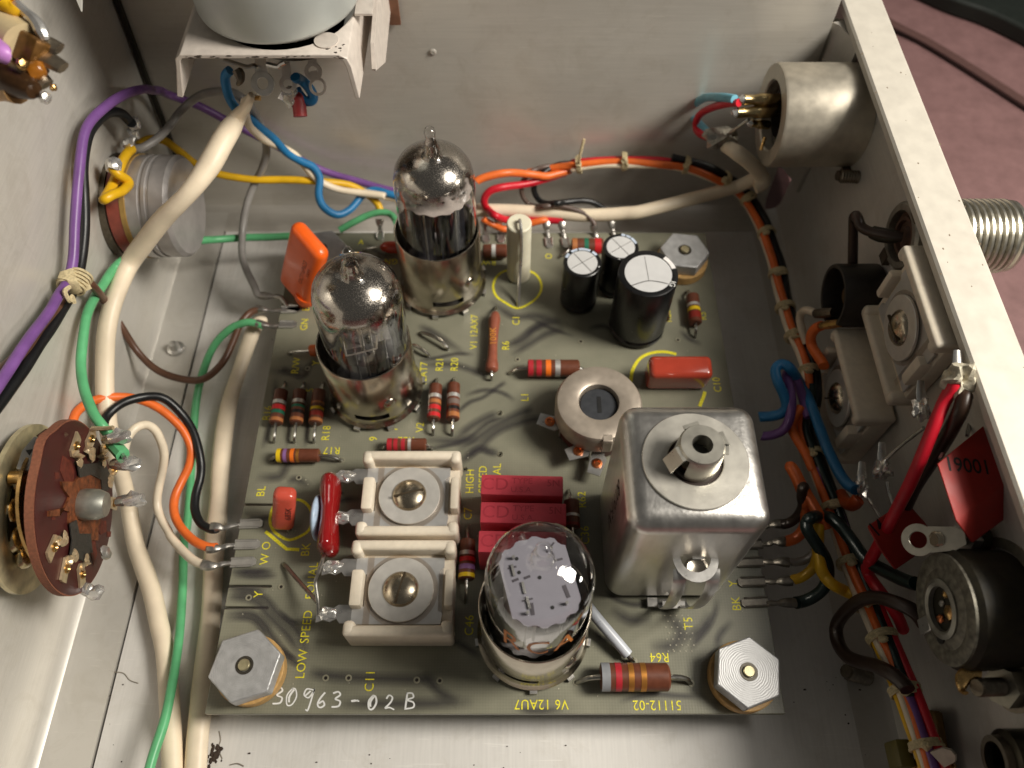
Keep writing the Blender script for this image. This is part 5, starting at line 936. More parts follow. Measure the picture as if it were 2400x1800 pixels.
for k, p in enumerate(((-9.55,15.723,4.179), (-9.65,15.412,4.12), (-9.6,14.363,4.363))):
    c = Vector(p); e = Vector((-9.85, 14.75+(-.1+.35*k-.5)*.9, 3.75-.15*k))
    MB().tube([e, e.lerp(c, .5), c], [.07, .06, .1], 8, 3, flat=.5).build('lug', TIN, root); MB().blob(c, .15, (1, 1, 1.2), .6, k+3).build('solder_blob', SOLDER, root)
m = MB(); m.cyl(.16, 0, .3, 14, zframe((-10.2,13.602,2.509), (1, 0, 0)), .04); m.build('locating_pin', mat('pale_pin', S(206, 204, 196), .4), root)

# rotary switch
SX = -9.02; SY, SZ = 6.30, 2.62
root = thing('rotary_switch', 'rotary switch with brown phenolic wafer and gilt contacts on the left wall', 'rotary switch', (SX, SY, SZ))
def MXr(p, nrm=(.98, .05, -.13)):
    z = Vector(nrm).normalized(); x = Vector((0, 1, 0)); y = z.cross(x).normalized(); x = y.cross(z).normalized()
    return frame(p, x, y, z)
Mw = MXr((SX, SY, SZ))
def waf(s=1.0):
    p = []
    for i in range(72):
        a = 2*math.pi*i/72; r = 2.1*s
        d = (math.degrees(a)-75+180) % 360-180
        if abs(d) < 16: r += .12*(1+math.cos(math.radians(d*180/16)))/2
        r -= .13*max(0, math.cos(a-R(2)))**8
        p.append((r*math.cos(a)*.84, r*math.sin(a)))
    return p
MB().prism(waf(), -.16, .0, Mw).build('wafer_edge', BAKEDGE, root)
MB().prism(waf(.985), .0, .012, Mw).build('wafer_face', mat('wafer_face_phenolic', S(68, 28, 26), .42, 0, .22, 2.5, .06, 30), root)
MB().prism([(1.25*math.cos(R(a)), 1.7*math.sin(R(a))) for a in range(0, 360, 8)], -.5, -.44, Mw).build('rear_plate', BRASS, root)
WI = Mw.inverted()
def onw(pts): return [tuple((WI @ Vector(p))[:2]) for p in pts]
m = MB(); m.prism(onw([(-8.872,6.364,3.762),(-8.964,6.629,3.169),(-9.007,6.926,2.962),(-9.168,7.356,1.911),(-9.201,7.215,1.611),(-9.188,6.993,1.618),(-9.2,6.838,1.47),(-9.196,6.548,1.389),(-9.174,6.309,1.46),(-9.185,6.059,1.287),(-9.004,5.627,2.48),(-8.948,5.825,2.98),(-8.945,6.005,3.071),(-8.875,5.881,3.554),(-8.879,5.762,3.472),(-8.815,5.586,3.887),(-8.812,5.675,3.948),(-8.911,5.999,3.324),(-8.935,6.252,3.24),(-8.884,6.274,3.638)]), .013, .06, Mw); m.build('rotor', ROTOR, root)
for pp in ([(-8.961,6.921,3.303),(-9.001,7.073,3.063),(-9.113,7.434,2.358),(-9.185,7.594,1.875),(-9.22,7.533,1.584),(-9.224,7.186,1.425),(-9.171,7.026,1.761),(-9.153,7.207,1.967),(-9.068,7.062,2.553),(-8.985,6.766,3.06)], [(-8.945,5.796,2.992),(-8.99,5.975,2.719),(-9.02,5.793,2.424),(-9.106,6.004,1.857),(-9.138,5.702,1.499),(-9.064,5.509,1.985),(-9.069,5.386,1.9),(-8.97,5.283,2.608),(-8.972,5.549,2.693)]):
    MB().prism(onw(pp), .061, .085, Mw).build('grease_smear', GREASE, root)
for pp in ([(-8.873,6.844,3.935),(-8.934,6.926,3.507),(-8.965,6.825,3.237),(-8.964,6.629,3.169),(-8.902,6.45,3.569),(-8.865,6.548,3.888)], [(-8.833,6.416,4.071),(-8.862,6.501,3.886),(-8.87,6.42,3.799),(-8.841,6.317,3.973)], [(-9.183,6.469,1.454),(-9.252,6.634,0.998),(-9.266,6.443,0.823),(-9.214,6.245,1.138),(-9.181,6.279,1.4)], [(-9.132,5.978,1.653),(-9.169,6.067,1.409),(-9.2,5.82,1.081),(-9.18,5.548,1.126),(-9.148,5.702,1.424)], [(-9.271,6.455,0.79),(-9.307,6.544,0.552),(-9.306,6.423,0.511),(-9.275,6.348,0.715)], [(-8.841,5.713,3.74),(-8.863,5.77,3.599),(-8.867,5.66,3.524),(-8.846,5.604,3.666)]):
    MB().prism(onw(pp), .0125, .02, Mw).build('wear_mark', mat('worn_phenolic', S(96, 42, 30), .6, 0, .3, 9), root)
MB().lathe([(0, .0), (.31, .0), (.33, .08), (.32, .34), (.25, .5), (0, .5)], 28, Mw @ T(.05, .02, .06)).build('shaft_end', mat('pale_cast_shaft', S(170, 170, 160), .42, .75, .12, 6), root)
# contacts round the wafer (angle in the wafer plane: 0 = back, 90 = up)
for e, tl in (((-8.892,7.239,3.569), [(-8.858,7.038,3.59),(-8.859,7.09,3.376),(-8.876,7.122,3.259),(-8.854,6.998,3.382),(-8.894,7.036,3.169),(-8.897,6.961,3.192)]), ((-8.999,7.717,2.939), [(-8.956,7.475,3.018),(-8.921,7.415,3.033),(-8.97,7.546,2.714),(-8.942,7.39,2.868),(-8.984,7.423,2.635),(-8.986,7.363,2.675)]), ((-9.125,7.945,2.078), [(-9.074,7.717,2.228),(-9.025,7.601,2.324),(-9.063,7.697,2.068),(-9.037,7.547,2.207),(-9.082,7.604,1.971),(-9.083,7.53,2.009)]), ((-9.214,7.722,1.327), [(-9.173,7.578,1.424),(-9.113,7.442,1.599),(-9.145,7.487,1.375),(-9.117,7.347,1.533),(-9.158,7.377,1.307)]),
    ((-9.239,7.104,0.894), [(-9.169,6.993,1.228),(-9.092,6.888,1.545),(-9.089,6.812,1.533),(-9.091,6.742,1.573)]), ((-8.81,5.163,3.384), [(-8.802,5.29,3.346),(-8.789,5.373,3.242),(-8.795,5.327,3.179),(-8.828,5.447,2.977),(-8.814,5.475,3.092),(-8.842,5.576,3.072)]), ((-8.907,4.998,2.589), [(-8.891,5.131,2.608),(-8.868,5.218,2.592),(-8.885,5.226,2.465),(-8.898,5.33,2.402),(-8.903,5.367,2.536)]), ((-9.027,5.15,1.746), [(-8.994,5.273,1.891),(-8.976,5.365,1.832),(-8.999,5.394,1.67),(-8.987,5.454,1.785),(-9.02,5.562,1.724)])):
    e = Vector(e); nw = (Mw.to_3x3() @ Vector((0, 0, 1))).normalized(); dd = (Vector(tl[0])-e); dd = (dd-nw*dd.dot(nw)).normalized()
    Mc = frame(e-nw*.03, dd, nw.cross(dd), nw)
    m = MB(); m.prism([(.2, -.13), (.26, 0), (.2, .13), (-.24, .15), (-.27, .05), (-.27, -.13)], 0, .045, Mc)
    m.tube([Mc @ Vector((.15, 0, .04))]+list(tl), [.12, .1, .085, .08, .085, .09, .08], 8, 4, flat=.3)
    co = m.build('contact', GILT, root)
    MB().lathe([(.095, .045), (.095, .085), (.065, .095), (.04, .06), (0, .06)], 16, Mc).build('eyelet', BRASS, co)
for pts, rad in (([(-8.708,7.737,2.9),(-8.493,7.674,3.05),(-8.268,7.662,3.15),(-8.042,7.691,3.25)], .14), ([(-8.5,7.258,2.7),(-8.27,7.174,2.85),(-8.052,7.15,2.9),(-7.801,7.179,2.95)], .15), ([(-8.367,6.538,2.35),(-8.153,6.522,2.45),(-7.94,6.514,2.5),(-7.74,6.557,2.55)], .14), ([(-9.25,5.029,1.35),(-9.06,4.956,1.35),(-8.895,4.886,1.3)], .13)):
    MB().tube(pts, [rad*.8, rad, rad*1.1, rad*.55], 8, 4, flat=.75).build('solder_lug', SOLDER, root)
    MB().blob(pts[2], rad*1.15, (1.5, 1, .8), .6, int(rad*1000)).build('solder_blob', SOLDER, root)
MB().tube([(-9.083,7.861,2.95),(-8.928,7.904,3.05),(-8.713,7.912,3.05),(-8.496,7.905,3.1)], .05, 6, 4).build('contact_spring', GILT, root)
MB().tube([(-9.733,5.192,1.3),(-9.579,5.084,1.25),(-9.419,4.952,1.2)], .05, 6, 3).build('contact_spring', TIN, root)
MB().blob((-8.668,5.645,1.7), .14, (.6, 1, 1.6), .4, 5).build('solder_blob', TIN, root); MB().blob((-9.38,7.303,3.1), .15, (.6, 1, 1), .4, 8).build('solder_blob', TIN, root); MB().blob((-9.732,5.376,1.8), .14, (.6, 1, 2), .4, 6).build('solder_blob', TIN, root)
Mb = MXr((-9.93, SY-.02, SZ))
pl = [(1.74*math.cos(R(a))*1.0, 1.74*math.sin(R(a))) for a in range(0, 360, 6)]
MB().prism(pl, -.1, 0, Mb).build('index_plate', mat('plated_index_steel', S(214, 202, 164), .32, .6, .25, 3, .06, 10), root)
MB().ring(1.15, .72, .001, .03, 40, Mb).build('index_ring', mat('index_ring_dark', S(70, 66, 44), .35, .7), root)
MB().rbox((-.78, .1, .35), (.5, .34, .5), .06, 2, Mb).build('detent_spring', BRASS, root)
PX_ = lambda pts: [(p[1], p[2]) for p in pts]
PX_ = lambda pts: [(p[0], p[1]) for p in pts]
m = MB(); m.prism(PX_([(-9.434,6.393,4.3),(-9.217,6.352,4.3),(-8.927,6.566,4.3),(-8.952,6.934,4.3),(-9.069,7.032,4.3),(-9.305,7.081,4.3),(-9.445,6.763,4.3)]), 4.24, 4.3); m.build('strap', mat('grey_strap', S(150, 149, 145), .4, .5, .06), root, bevel=.015)
m = MB(); m.prism(PX_([(-9.366,6.775,4.3),(-9.238,6.8,4.3),(-9.262,6.667,4.3)]), 4.301, 4.306); m.build('strap_notch', BLACKM, root)
m = MB(); m.prism(PX_([(-9.4,7.197,4.1),(-9.267,7.349,4.1),(-9.042,7.349,4.1),(-8.814,7.26,4.1),(-9.008,7.085,4.1),(-9.165,7.16,4.1)]), 4.02, 4.1); m.build('strap_end', mat('brown_steel', S(118, 92, 76), .4, .5, .15), root)
for p in ((-9.75,6.485,3.6), (-9.8,5.902,3.446), (-9.8,5.457,3.012), (-9.75,5.242,2.658)):
    MB().blob(p, .27, (.5, 1, 1), .1, 3).build('detent_bump', mat('pale_plated', S(206, 190, 152), .26, .9, .12), root)
for s in (1, -1): MB().cyl(.13, -.85, -.02, 12, Mw @ T(.1, s*1.25, 0)).build('spacer', BRASS, root)
MB().cyl(.3, -.9, 0, 20, Mw).build('shaft', DARKSTEEL, root)

# blurred jack close to the lens at the upper left
root = thing('phone_jack', 'blurred jack with ivory body and brown terminals close to the lens at upper left', 'jack', (-8.439,11.563,9.5))
IV = mat('ivory_plastic', S(206, 186, 146), .4, 0, .08, 4)
a, b = Vector((-9.619,12.822,9.6)), Vector((-8.128,11.649,9.6))
MB().tube([a, a.lerp(b, .5), b], [.42, .42, .38], 20, 2).build('body', IV, root)
Mj = zframe(b, b-a)
MB().rbox((0, 0, .15), (.5, .34, .6), .06, 2, Mj @ RZ(40)).build('terminal_block', mat('brown_terminal', S(116, 82, 40), .35, .5, .3, 6), root)
for p, q, k in (((-8.11,11.818,9.6), (-7.541,11.593,9.6), 0), ((-8.01,11.563,9.5), (-7.427,11.232,9.5), 1), ((-8.143,11.365,9.4), (-7.743,11.059,9.3), 2)):
    p, q = Vector(p), Vector(q); MB().tube([p, (p+q)/2+Vector((0, 0, .05)), q], [.1, .17, .13], 8, 3, flat=.5).build('lug', mat('dull_lug', S(150, 138, 120), .3, .85, .2), root)
for p, r_, mt_ in (((-7.9,11.008,9.75), .1, BRASS), ((-7.688,10.762,9.3), .1, SOLDER), ((-7.855,11.178,9.5), .17, mat('amber_flux', S(150, 92, 26), .25, coat=.5)), ((-7.621,11.006,9.3), .06, BRASS)):
    MB().blob(p, r_, (1, 1, 1), .4, int(r_*100)).build('solder_blob', mt_, root)
MB().tube([(-9.216,11.608,9.3),(-8.566,11.266,9.35),(-8.128,10.986,9.4),(-7.825,10.805,9.4)], [.3, .32, .26, .14], 12, 4).build('insulating_collar', mat('dark_brown_collar', S(66, 44, 24), .35, .2, .3), root)
MB().tube([(-9.099,11.15,9.1),(-8.604,11.132,9.2),(-8.199,10.931,9.3)], .22, 12, 4).build('tan_collar', mat('tan_collar', S(196, 152, 96), .4), root)
w = wire('blurred yellow wire end entering the ivory jack at the upper left', 'yellow', .17, [(-8.746,12.37,10.2),(-8.442,12.244,10.1),(-8.223,12.164,10.0)])
MB().tube([(-8.244,12.188,10.0),(-8.058,12.054,9.95),(-7.88,11.899,9.9),(-7.789,11.761,9.8),(-7.758,11.678,9.7)], [.1, .08, .1, .11, .07], 8, 4).build('tinned_end', SOLDER, w)
wire('blurred purple wire end at the left edge below the ivory jack body', 'purple', .16, [(-8.6,11.451,9.9),(-8.326,11.255,9.9),(-8.14,11.108,9.85)], mt=mat('lilac_insulation', S(190, 130, 200), .34))
m = MB(); c = Vector((-8.796,14.93,8.2)); m.prism([(-.09, .3), (.12, .3), (.02, -.12)], 0, .05, frame(c, (1, 0, 0), (0, .6, .8), (0, -.8, .6))); tag(m.build('metal_tab', PAINT_GREY), 'small pointed pale metal tab hanging in at the top left edge', 'tab')

# bracket with upright can capacitor at the back
BZ = 7.36; bx0, bx1, by0 = -7.1, -3.5, 14.5
root = thing('mounting_bracket', 'pale grey painted U-shaped metal bracket on the back wall carrying the large can', 'bracket', (-5.3, 16.5, BZ))
PAINTW = mat('worn_white_paint', S(214, 204, 194), .42, .1, .08, 5, .06, 30)
prof = [(bx0-.32, BZ-1.06), (bx0-.08, BZ-.35), (bx0-.02, BZ-.12), (bx0+.12, BZ), (bx1-.14, BZ), (bx1+.02, BZ-.1), (bx1+.08, BZ-.3), (bx1+.12, BZ-1.12), (bx1+.02, BZ-1.12), (bx1-.04, BZ-.32), (bx1-.08, BZ-.16), (bx1-.18, BZ-.1), (bx0+.14, BZ-.1), (bx0+.08, BZ-.16), (bx0+.02, BZ-.36), (bx0-.2, BZ-1.1)]
o = MB().prism(prof, by0, 18.4, MXZ).build('channel', PAINTW, root, bevel=.02)
m = MB(); m.prism([(18.45, BZ+.1), (18.45, BZ-1.6), (16.6, BZ-1.75), (15.3, BZ-1.0), (15.25, BZ-.92), (15.6, BZ-.5)], bx1+.35, bx1+.43, MYZ)
m.prism([(18.45, BZ+.2), (18.45, BZ-.1), (15.9, BZ-.05), (15.9, BZ+.0)], bx1+.05, bx1+.43, MYZ); m.build('side_leg', PAINTW, root)
m = MB()
rn = random.Random(11)
for k in range(24):
    x = rn.uniform(bx0+.2, bx1-.1); m.blob((x, by0-.004, BZ-.02-.06*rn.random()), .012+.02*rn.random(), (2.5, .3, .6), .6, k, sub=1)
for k in range(12):
    m.blob((rn.uniform(bx1-.5, bx1-.05), by0+rn.random()*.7, BZ+.001), .01+.018*rn.random(), (1.6, 1, .2), .6, k, sub=1)
o = m.build('paint_chips', mat('chip_dark', S(70, 60, 52), .6), root); o['kind'] = 'stuff'
MB().box((bx1+.3, 18.4, 5.9), (.7, .1, 1.0)).build('rust_patch', mat('brown_backing', S(118, 82, 62), .7), root)
root = thing('can_capacitor', 'large pale grey can standing on the bracket, cut off by the top edge', 'can capacitor', (-5.15, 16.5, BZ))
MB().lathe([(0, .1), (1.7, .1), (1.78, .14), (1.8, .22), (1.8, 5.5), (1.7, 5.6), (0, 5.6)], 72, T(-5.15, 16.42, BZ)).build('can', CAN_GREY, root, ang=50)
MB().lathe([(0, -.1), (1.15, -.1), (1.3, -.2), (1.25, -.42), (0, -.55)], 40, T(-4.75, 16.1, BZ)).build('base', BLACKB, root)
MB().cyl(.26, BZ+.005, BZ+.03, 24, T(-3.95, 14.95, 0)).build('base_rivet', PAINTW, root)
MB().lathe([(1.35, -.1), (1.5, -.12), (1.55, .1), (1.35, .1)], 40, T(-5.0, 16.2, BZ-.1), closed=True).build('base_rim', TIN, root)
def lug(p, nrm, r, hole, up, mt=TIN, neck=.3):
    M = zframe(p, nrm, (1, 0, 0)); m = MB(); m.ring(r, hole, -.025, .025, 24, M, .008)
    d = (M.inverted().to_3x3() @ Vector(up)); d.z = 0; d.normalize(); s_ = Vector((-d.y, d.x, 0))
    a_ = d*(r*.85); b_ = d*(r+neck)
    m.prism([(a_+s_*r*.55)[:2], (a_-s_*r*.55)[:2], (b_-s_*r*.45)[:2], (b_+s_*r*.45)[:2]], -.02, .02, M); m.build('solder_lug', mt, root)
lug((-5.687,15.187,6.1), (0, -.75, .65), .27, .13, (0, .6, .8), TIN, .4)
lug((-5.154,15.288,6.0), (.2, -.75, .6), .19, .1, (0, .6, .8), PAINTW, .3)
lug((-4.55,15.474,6.2), (0, -.8, .6), .2, .11, (0, .6, .8), PAINTW, .1)
lug((-4.471,15.271,5.95), (.1, -.8, .6), .2, .14, (-.25, .6, .8), PAINTW, .15)
m = MB(); m.tube([(-6.433,15.293,6.65),(-6.168,15.28,6.55),(-5.933,15.24,6.5),(-5.804,15.293,6.5),(-5.746,15.279,6.45)], .07, 8, 4, flat=.5); m.tube([(-5.499,15.333,6.5),(-5.388,15.293,6.5),(-5.244,15.253,6.5),(-5.181,15.267,6.55),(-5.067,15.28,6.6)], .06, 8, 4); m.build('twist_ring', TIN, root)
MB().tube([(-6.271,15.437,6.3),(-6.22,15.38,6.2),(-6.216,15.294,6.1),(-6.311,15.261,6.0)], [.12, .13, .09, .03], 8, 3).build('lug_stub', DARKSTEEL, root)
MB().blob((-5.192,15.235,5.7), .22, (1, .7, 1.3), .7, 4).build('solder_blob', SOLDER, root)
MB().tube([(-6.302,15.702,5.3),(-6.17,15.689,5.3),(-6.038,15.675,5.3)], .06, 8, 3).build('wire_end', BRASS, root)
wire('short blue wire looped under the bracket near its right end', 'blue', .12, [(-4.94,15.299,6.2),(-4.87,15.477,6.0),(-4.755,15.488,5.8),(-4.68,15.413,5.6),(-4.729,15.346,5.5),(-4.893,15.346,5.5),(-5.01,15.44,5.6),(-5.047,15.478,5.7)])
wire('short red sleeve hanging below the solder joint under the bracket', 'red', .16, [(-5.046,15.304,5.6),(-5.014,15.238,5.5),(-4.997,15.144,5.4),(-4.985,15.023,5.3)], mt=mat('dull_red_sleeve', S(168, 62, 62), .45))
# ------------------------------------------------------------------ right wall fittings
NX = lambda x, y, z: frame((x, y, z), (0, -1, 0), (0, 0, 1), (-1, 0, 0))     # local z points into the case
root = thing('input_transformer', 'large round grey metal can fixed to the right wall in the back corner', 'transformer can', (8.9, 16.7, 3.9))
cY, cZ = 16.7, 3.92
NICK = mat('sandblasted_nickel', S(200, 192, 176), .42, .7, .08, 4, .1, 60)
Mc = NX(8.95, cY, cZ)
MB().lathe([(1.3, 0), (1.3, 2.14), (1.27, 2.2), (.9, 2.2), (.86, 2.16), (.86, 1.2), (0, 1.2)], 56, Mc).build('can', NICK, root)
MB().lathe([(0, 1.22), (.78, 1.22), (.8, 1.9), (.55, 2.0), (.5, 1.6), (0, 1.6)], 32, Mc).build('insert', BLACKB, root)
for k, (p, q, r) in enumerate((((6.9,16.853,4.297), (6.0,16.847,4.302), .17), ((6.9,16.712,4.055), (5.85,16.642,4.058), .17), ((6.8,16.712,3.602), (6.3,16.647,3.716), .13))):
    p, q = Vector(p), Vector(q); MB().tube([p, p.lerp(q, .5), p.lerp(q, .75), q], [r*.9, r, r*.75, r*.85], 10, 3).build('pin', mat('gilt_pin', S(196, 174, 128), .24, 1, .15, 6), root)
    MB().blob(q, r*.9, (1, .8, .8), .4, k).build('solder_blob', SOLDER, root)
for p in ((6.7,16.417,3.453),): MB().tube([p, Vector(p)+Vector((-.05, -.15, -.3))], .05, 6, 0).build('inner_wire', BRASS, root)
m = MB(); m.box((8.85, 15.5, 3.0), (.35, .3, .3)); m.build('mounting_foot', DARKSTEEL, root)
wire('short sky blue wire looping from the round can pin to the solder joint', 'skyblue', .115, [(5.75,16.849,4.317),(5.55,17.32,4.001),(5.4,18.04,3.407),(5.3,18.627,2.703),(5.3,18.669,2.297),(5.4,18.115,2.393),(5.55,17.488,2.597)])
wire('short red wire looping beside the sky blue one to the solder joint', 'red', .105, [(5.85,16.737,4.299),(5.6,17.175,3.895),(5.45,17.788,3.246),(5.3,18.114,2.642),(5.3,18.08,2.298),(5.35,17.633,2.469),(5.45,17.263,2.703)])
root = tag(MB().blob((5.75,16.966,2.905), .3, (1.5, 1, .8), .9, 12).build('solder_joint', mat('rough_solder', S(150, 146, 138), .3, .9, .3, 12, .5, 20)), 'lumpy grey solder joint where the red and blue wires meet the cream cable', 'solder joint')
MB().tube([(5.85,16.923,3.064),(6.0,16.732,3.497),(6.2,16.641,3.835)], .045, 6, 3).build('bare_lead', LEAD, root)
tag(MB().tube([(5.85,16.816,2.795),(6.1,16.428,2.903),(6.5,16.385,2.602),(6.95,16.533,2.077),(7.1,16.482,1.762),(6.9,16.428,1.648)], [.17, .21, .2, .21, .22, .22], 12, 6).build('shielded_cable', PVCW, ang=80), 'cream cable running from the solder joint down into the back right corner', 'cable')
# coaxial connector through the right wall
cY, cZ = 12.12, 4.4
root = thing('coaxial_connector', 'threaded coaxial connector sticking out through the right wall', 'connector', (9.6, cY, cZ))
Mo = frame((9.66, cY, cZ), (0, 1, 0), (0, 0, 1), (1, 0, 0))
pr = [(0, .002), (.95, .002), (.95, .12), (.82, .14)]
for k in range(9): pr += [(.83, .18+k*.14), (.83, .23+k*.14), (.755, .26+k*.14), (.755, .29+k*.14)]
pr += [(.8, 1.46), (.8, 1.53), (.72, 1.57), (.6, 1.57), (.58, 1.3), (0, 1.3)]
MB().lathe(pr, 48, Mo).build('threaded_barrel', mat('nickel_thread', S(186, 182, 170), .3, .9, .12, 6), root)
Mi = NX(8.95, cY, cZ)
MB().lathe([(.78, 0), (.78, .12), (.72, .18), (.58, .18), (.56, .08), (.56, 0)], 40, Mi, closed=True).build('nut', mat('old_nut', S(150, 146, 136), .4, .8, .15), root)
MB().lathe([(0, .05), (.2, .08), (.24, .02), (.34, .02), (.36, .1), (.44, .1), (.46, .02), (.56, .02), (.56, 0), (0, 0)], 40, Mi).build('insulator', mat('brown_insulator', S(92, 66, 52), .5, 0, .2), root)
for s in (-1, 1): MB().box((8.85, cY+s*.1, cZ-s*.82), (.2, .3, .3)).build('lock_tab', DARKSTEEL, root)
wire('brown wire hooking out of the coaxial connector and down the right wall', 'darkbrown', .12, [(8.75,11.987,4.527),(8.5,12.144,4.418),(8.25,12.385,4.263),(8.1,12.582,4.205),(8.05,12.774,4.246),(8.05,12.927,4.195),(8.1,13.004,3.952),(8.2,12.829,3.532),(8.3,12.563,3.101),(8.35,12.2,2.773),(8.4,11.675,2.649),(8.5,11.175,2.725)], n=12)
MB().tube([(8.72,11.987,4.527),(8.6,12.079,4.433),(8.42,12.25,4.3),(8.28,12.393,4.231)], [.1, .16, .17, .15], 10, 4).build('sleeve', mat('charred_sleeve', S(38, 34, 20), .45), root)
# black socket
cY, cZ = 11.85, 2.55
root = thing('phono_socket', 'small round black socket on the right wall with white and orange wires', 'socket', (8.8, cY, cZ))
Mk = NX(8.85, cY, cZ)
MB().lathe([(.78, 0), (.78, .95), (.76, 1.0), (.68, 1.0), (.66, .95), (.66, .3), (0, .3)], 40, Mk).build('shell', BLACKB, root)
MB().cyl(.2, .3, .7, 16, Mk).build('center_pin', mat('dull_pin', S(110, 90, 64), .4, .7), root)
MB().tube([(7.95,11.623,2.169),(7.85,11.759,1.956),(7.75,11.962,1.662)], [.12, .14, .12], 8, 3).build('lug', DARKSTEEL, root); MB().tube([(7.95,11.16,2.36),(7.85,11.318,2.081),(7.75,11.461,1.822)], [.1, .12, .1], 8, 3).build('lug', BRASS, root)
wire('short white wire hooking from the black socket into the bundle', 'white', .1, [(7.75,11.962,1.662),(7.65,12.199,1.472),(7.6,12.313,1.199),(7.6,12.221,0.996),(7.65,11.954,0.88),(7.75,11.67,0.729)])
wire('short orange wire hooking from the black socket into the bundle', 'orange', .13, [(7.8,11.55,1.696),(7.7,11.593,1.487),(7.65,11.511,1.273),(7.7,11.326,1.114),(7.75,10.993,1.181),(7.8,10.593,1.3)])
# trimmers on the right wall
MT = lambda x, y, z: frame((x, y, z), (0, 1, 0), (0, 0, -1), (-1, 0, 0))
comp_trimmer('cream compression trimmer high on the right wall under the rim', MT(8.93, 9.9, 3.98), 2.6, 2.45, .66, 2, False)
comp_trimmer('cream compression trimmer low on the right wall beside the blue wire', MT(8.80, 9.9, .95), 2.6, 2.4, .92, 60, False)
MB().lathe([(.86, 0), (.86, .02), (.7, .02)], 40, frame((8.40, 9.9, 3.98), (0, 1, 0), (0, 0, -1), (-1, 0, 0))).build('x', CREAM) if False else None
for nm, p, r, sq, mt_ in (('white flaky solder joint at the rim end of the upper wall trimmer', (8.4,7.747,5.293), .3, (.8, 1, 1.2), mat('flaky_joint', S(206, 198, 176), .6, .1, .3, 10, .6, 20)), ('bright solder joint below the upper wall trimmer', (8.4,7.952,3.839), .2, (.7, 1.2, 1.3), SOLDER), ('solder joint with a hole below the lower wall trimmer', (8.1,7.34,2.212), .22, (.7, 1, 1.4), SOLDER), ('solder joint where the blue wire meets the lower wall trimmer', (8.0,7.313,1.288), .2, (.7, 1.3, 1.1), SOLDER)):
    root = tag(MB().blob(p, r*.9, sq, .9, len(nm), sub=3).build('solder_joint', mt_), nm, 'solder joint')
    pv = Vector(p); MB().tube([pv+Vector((.1, .6, .12)), pv+Vector((.05, .3, .06)), pv], [.07, .1, .07], 8, 3, flat=.4).build('trimmer_tab', TIN, root)
wire('thin bare wire bridging the tabs of the two wall trimmers', None, .045, [(8.1,7.463,2.432),(8.25,7.554,2.968),(8.4,7.569,3.732)], 'bare_wire', 'jumper wire', mt=LEAD)
w = wire('thick red wire sloping down from the upper trimmer to the wire bundle', 'red', .125, [(8.3,7.693,5.284),(8.2,7.503,5.003),(8.0,7.091,4.743),(7.85,6.61,4.212),(7.75,6.201,3.465),(7.7,5.834,2.578),(7.7,5.556,1.629)] + [(7.7,5.526,1.547),(7.75,5.467,1.181),(7.8,5.293,1.099),(7.8,4.969,1.324),(7.95,4.703,1.313),(8.15,4.421,1.165),(8.3,4.212,0.954)], n=12)
wire('dark brown wire running alongside the thick red wire', 'darkbrown', .14, [(8.5,7.473,5.208),(8.4,7.203,5.069),(8.35,7.016,4.554),(8.25,6.791,3.956),(8.2,6.578,3.338),(8.2,6.402,2.853),(8.25,6.284,2.336)], n=10)
wire('blue wire looping out of the bundle and down to the lower trimmer', 'blue', .13, [(6.303,9.702,0.3),(6.546,9.674,0.4),(6.758,9.653,0.6),(6.849,9.735,0.8),(6.771,9.97,1.0),(6.603,10.242,1.2),(6.571,10.517,1.3),(6.746,10.633,1.35),(6.955,10.485,1.35),(7.4,10.397,0.681),(7.4,9.589,0.99),(7.5,9.041,0.959),(7.55,8.426,1.018),(7.65,7.882,1.047),(7.75,7.492,1.149),(7.85,7.263,1.288)], n=12)
wire('purple wire looping beside the blue one right of the square can', 'purple', .12, [(6.319,9.212,0.2),(6.56,9.191,0.3),(6.78,9.227,0.5),(6.921,9.444,0.7),(6.964,9.756,0.9),(6.941,10.136,1.05),(6.893,10.383,1.1),(6.997,10.582,1.1),(7.155,10.444,1.0),(7.3,10.029,0.831),(7.35,9.411,0.831)])
w = wire('orange wire bent over in a loop near the square can', 'orange', .13, [(6.455,6.472,0.1),(6.683,6.52,0.15),(6.829,6.642,0.3),(6.876,6.833,0.5),(6.83,7.088,0.7)] + [(6.817,7.181,0.85),(6.678,7.695,1.0),(6.579,7.968,1.05),(6.678,7.869,1.0),(6.804,7.443,0.95),(7.0,6.926,0.902),(7.2,6.523,0.757)])
clip(w, (5.203,6.404,0.0), (5.913,6.425,0.0), [(6.043,6.43,0.03),(6.182,6.457,0.08),(6.303,6.45,0.1),(6.453,6.461,0.1)], mt=DULL)
wire('orange wire hugging the bundle beside the lower trimmer screw', 'orange', .12, [(7.2,9.679,0.831),(7.1,9.559,0.701),(7.05,9.338,0.399),(7.1,9.018,0.429),(7.2,8.54,0.566),(7.3,8.128,0.517)])
w = wire('yellow wire curving up from the edge clip beside the Y mark', 'yellow', .12, [(6.441,5.522,0.1),(6.597,5.558,0.12),(6.752,5.638,0.2),(6.882,5.759,0.35),(6.931,5.924,0.55),(6.961,6.169,0.7),(6.983,6.39,0.8),(6.991,6.544,0.85)])
clip(w, (5.211,5.503,0.0), (5.835,5.523,0.0), [(5.929,5.519,0.04),(6.084,5.506,0.07),(6.222,5.512,0.1),(6.43,5.522,0.1)], mt=DULL)
wire('yellow wire bending down from the loop into the bundle', 'yellow', .13, [(6.96,6.527,0.95),(6.905,6.267,0.9),(6.859,5.906,0.85),(6.857,5.612,0.8),(6.952,5.403,0.75),(7.077,5.225,0.8),(7.4,5.197,0.49),(7.6,5.066,0.523)])
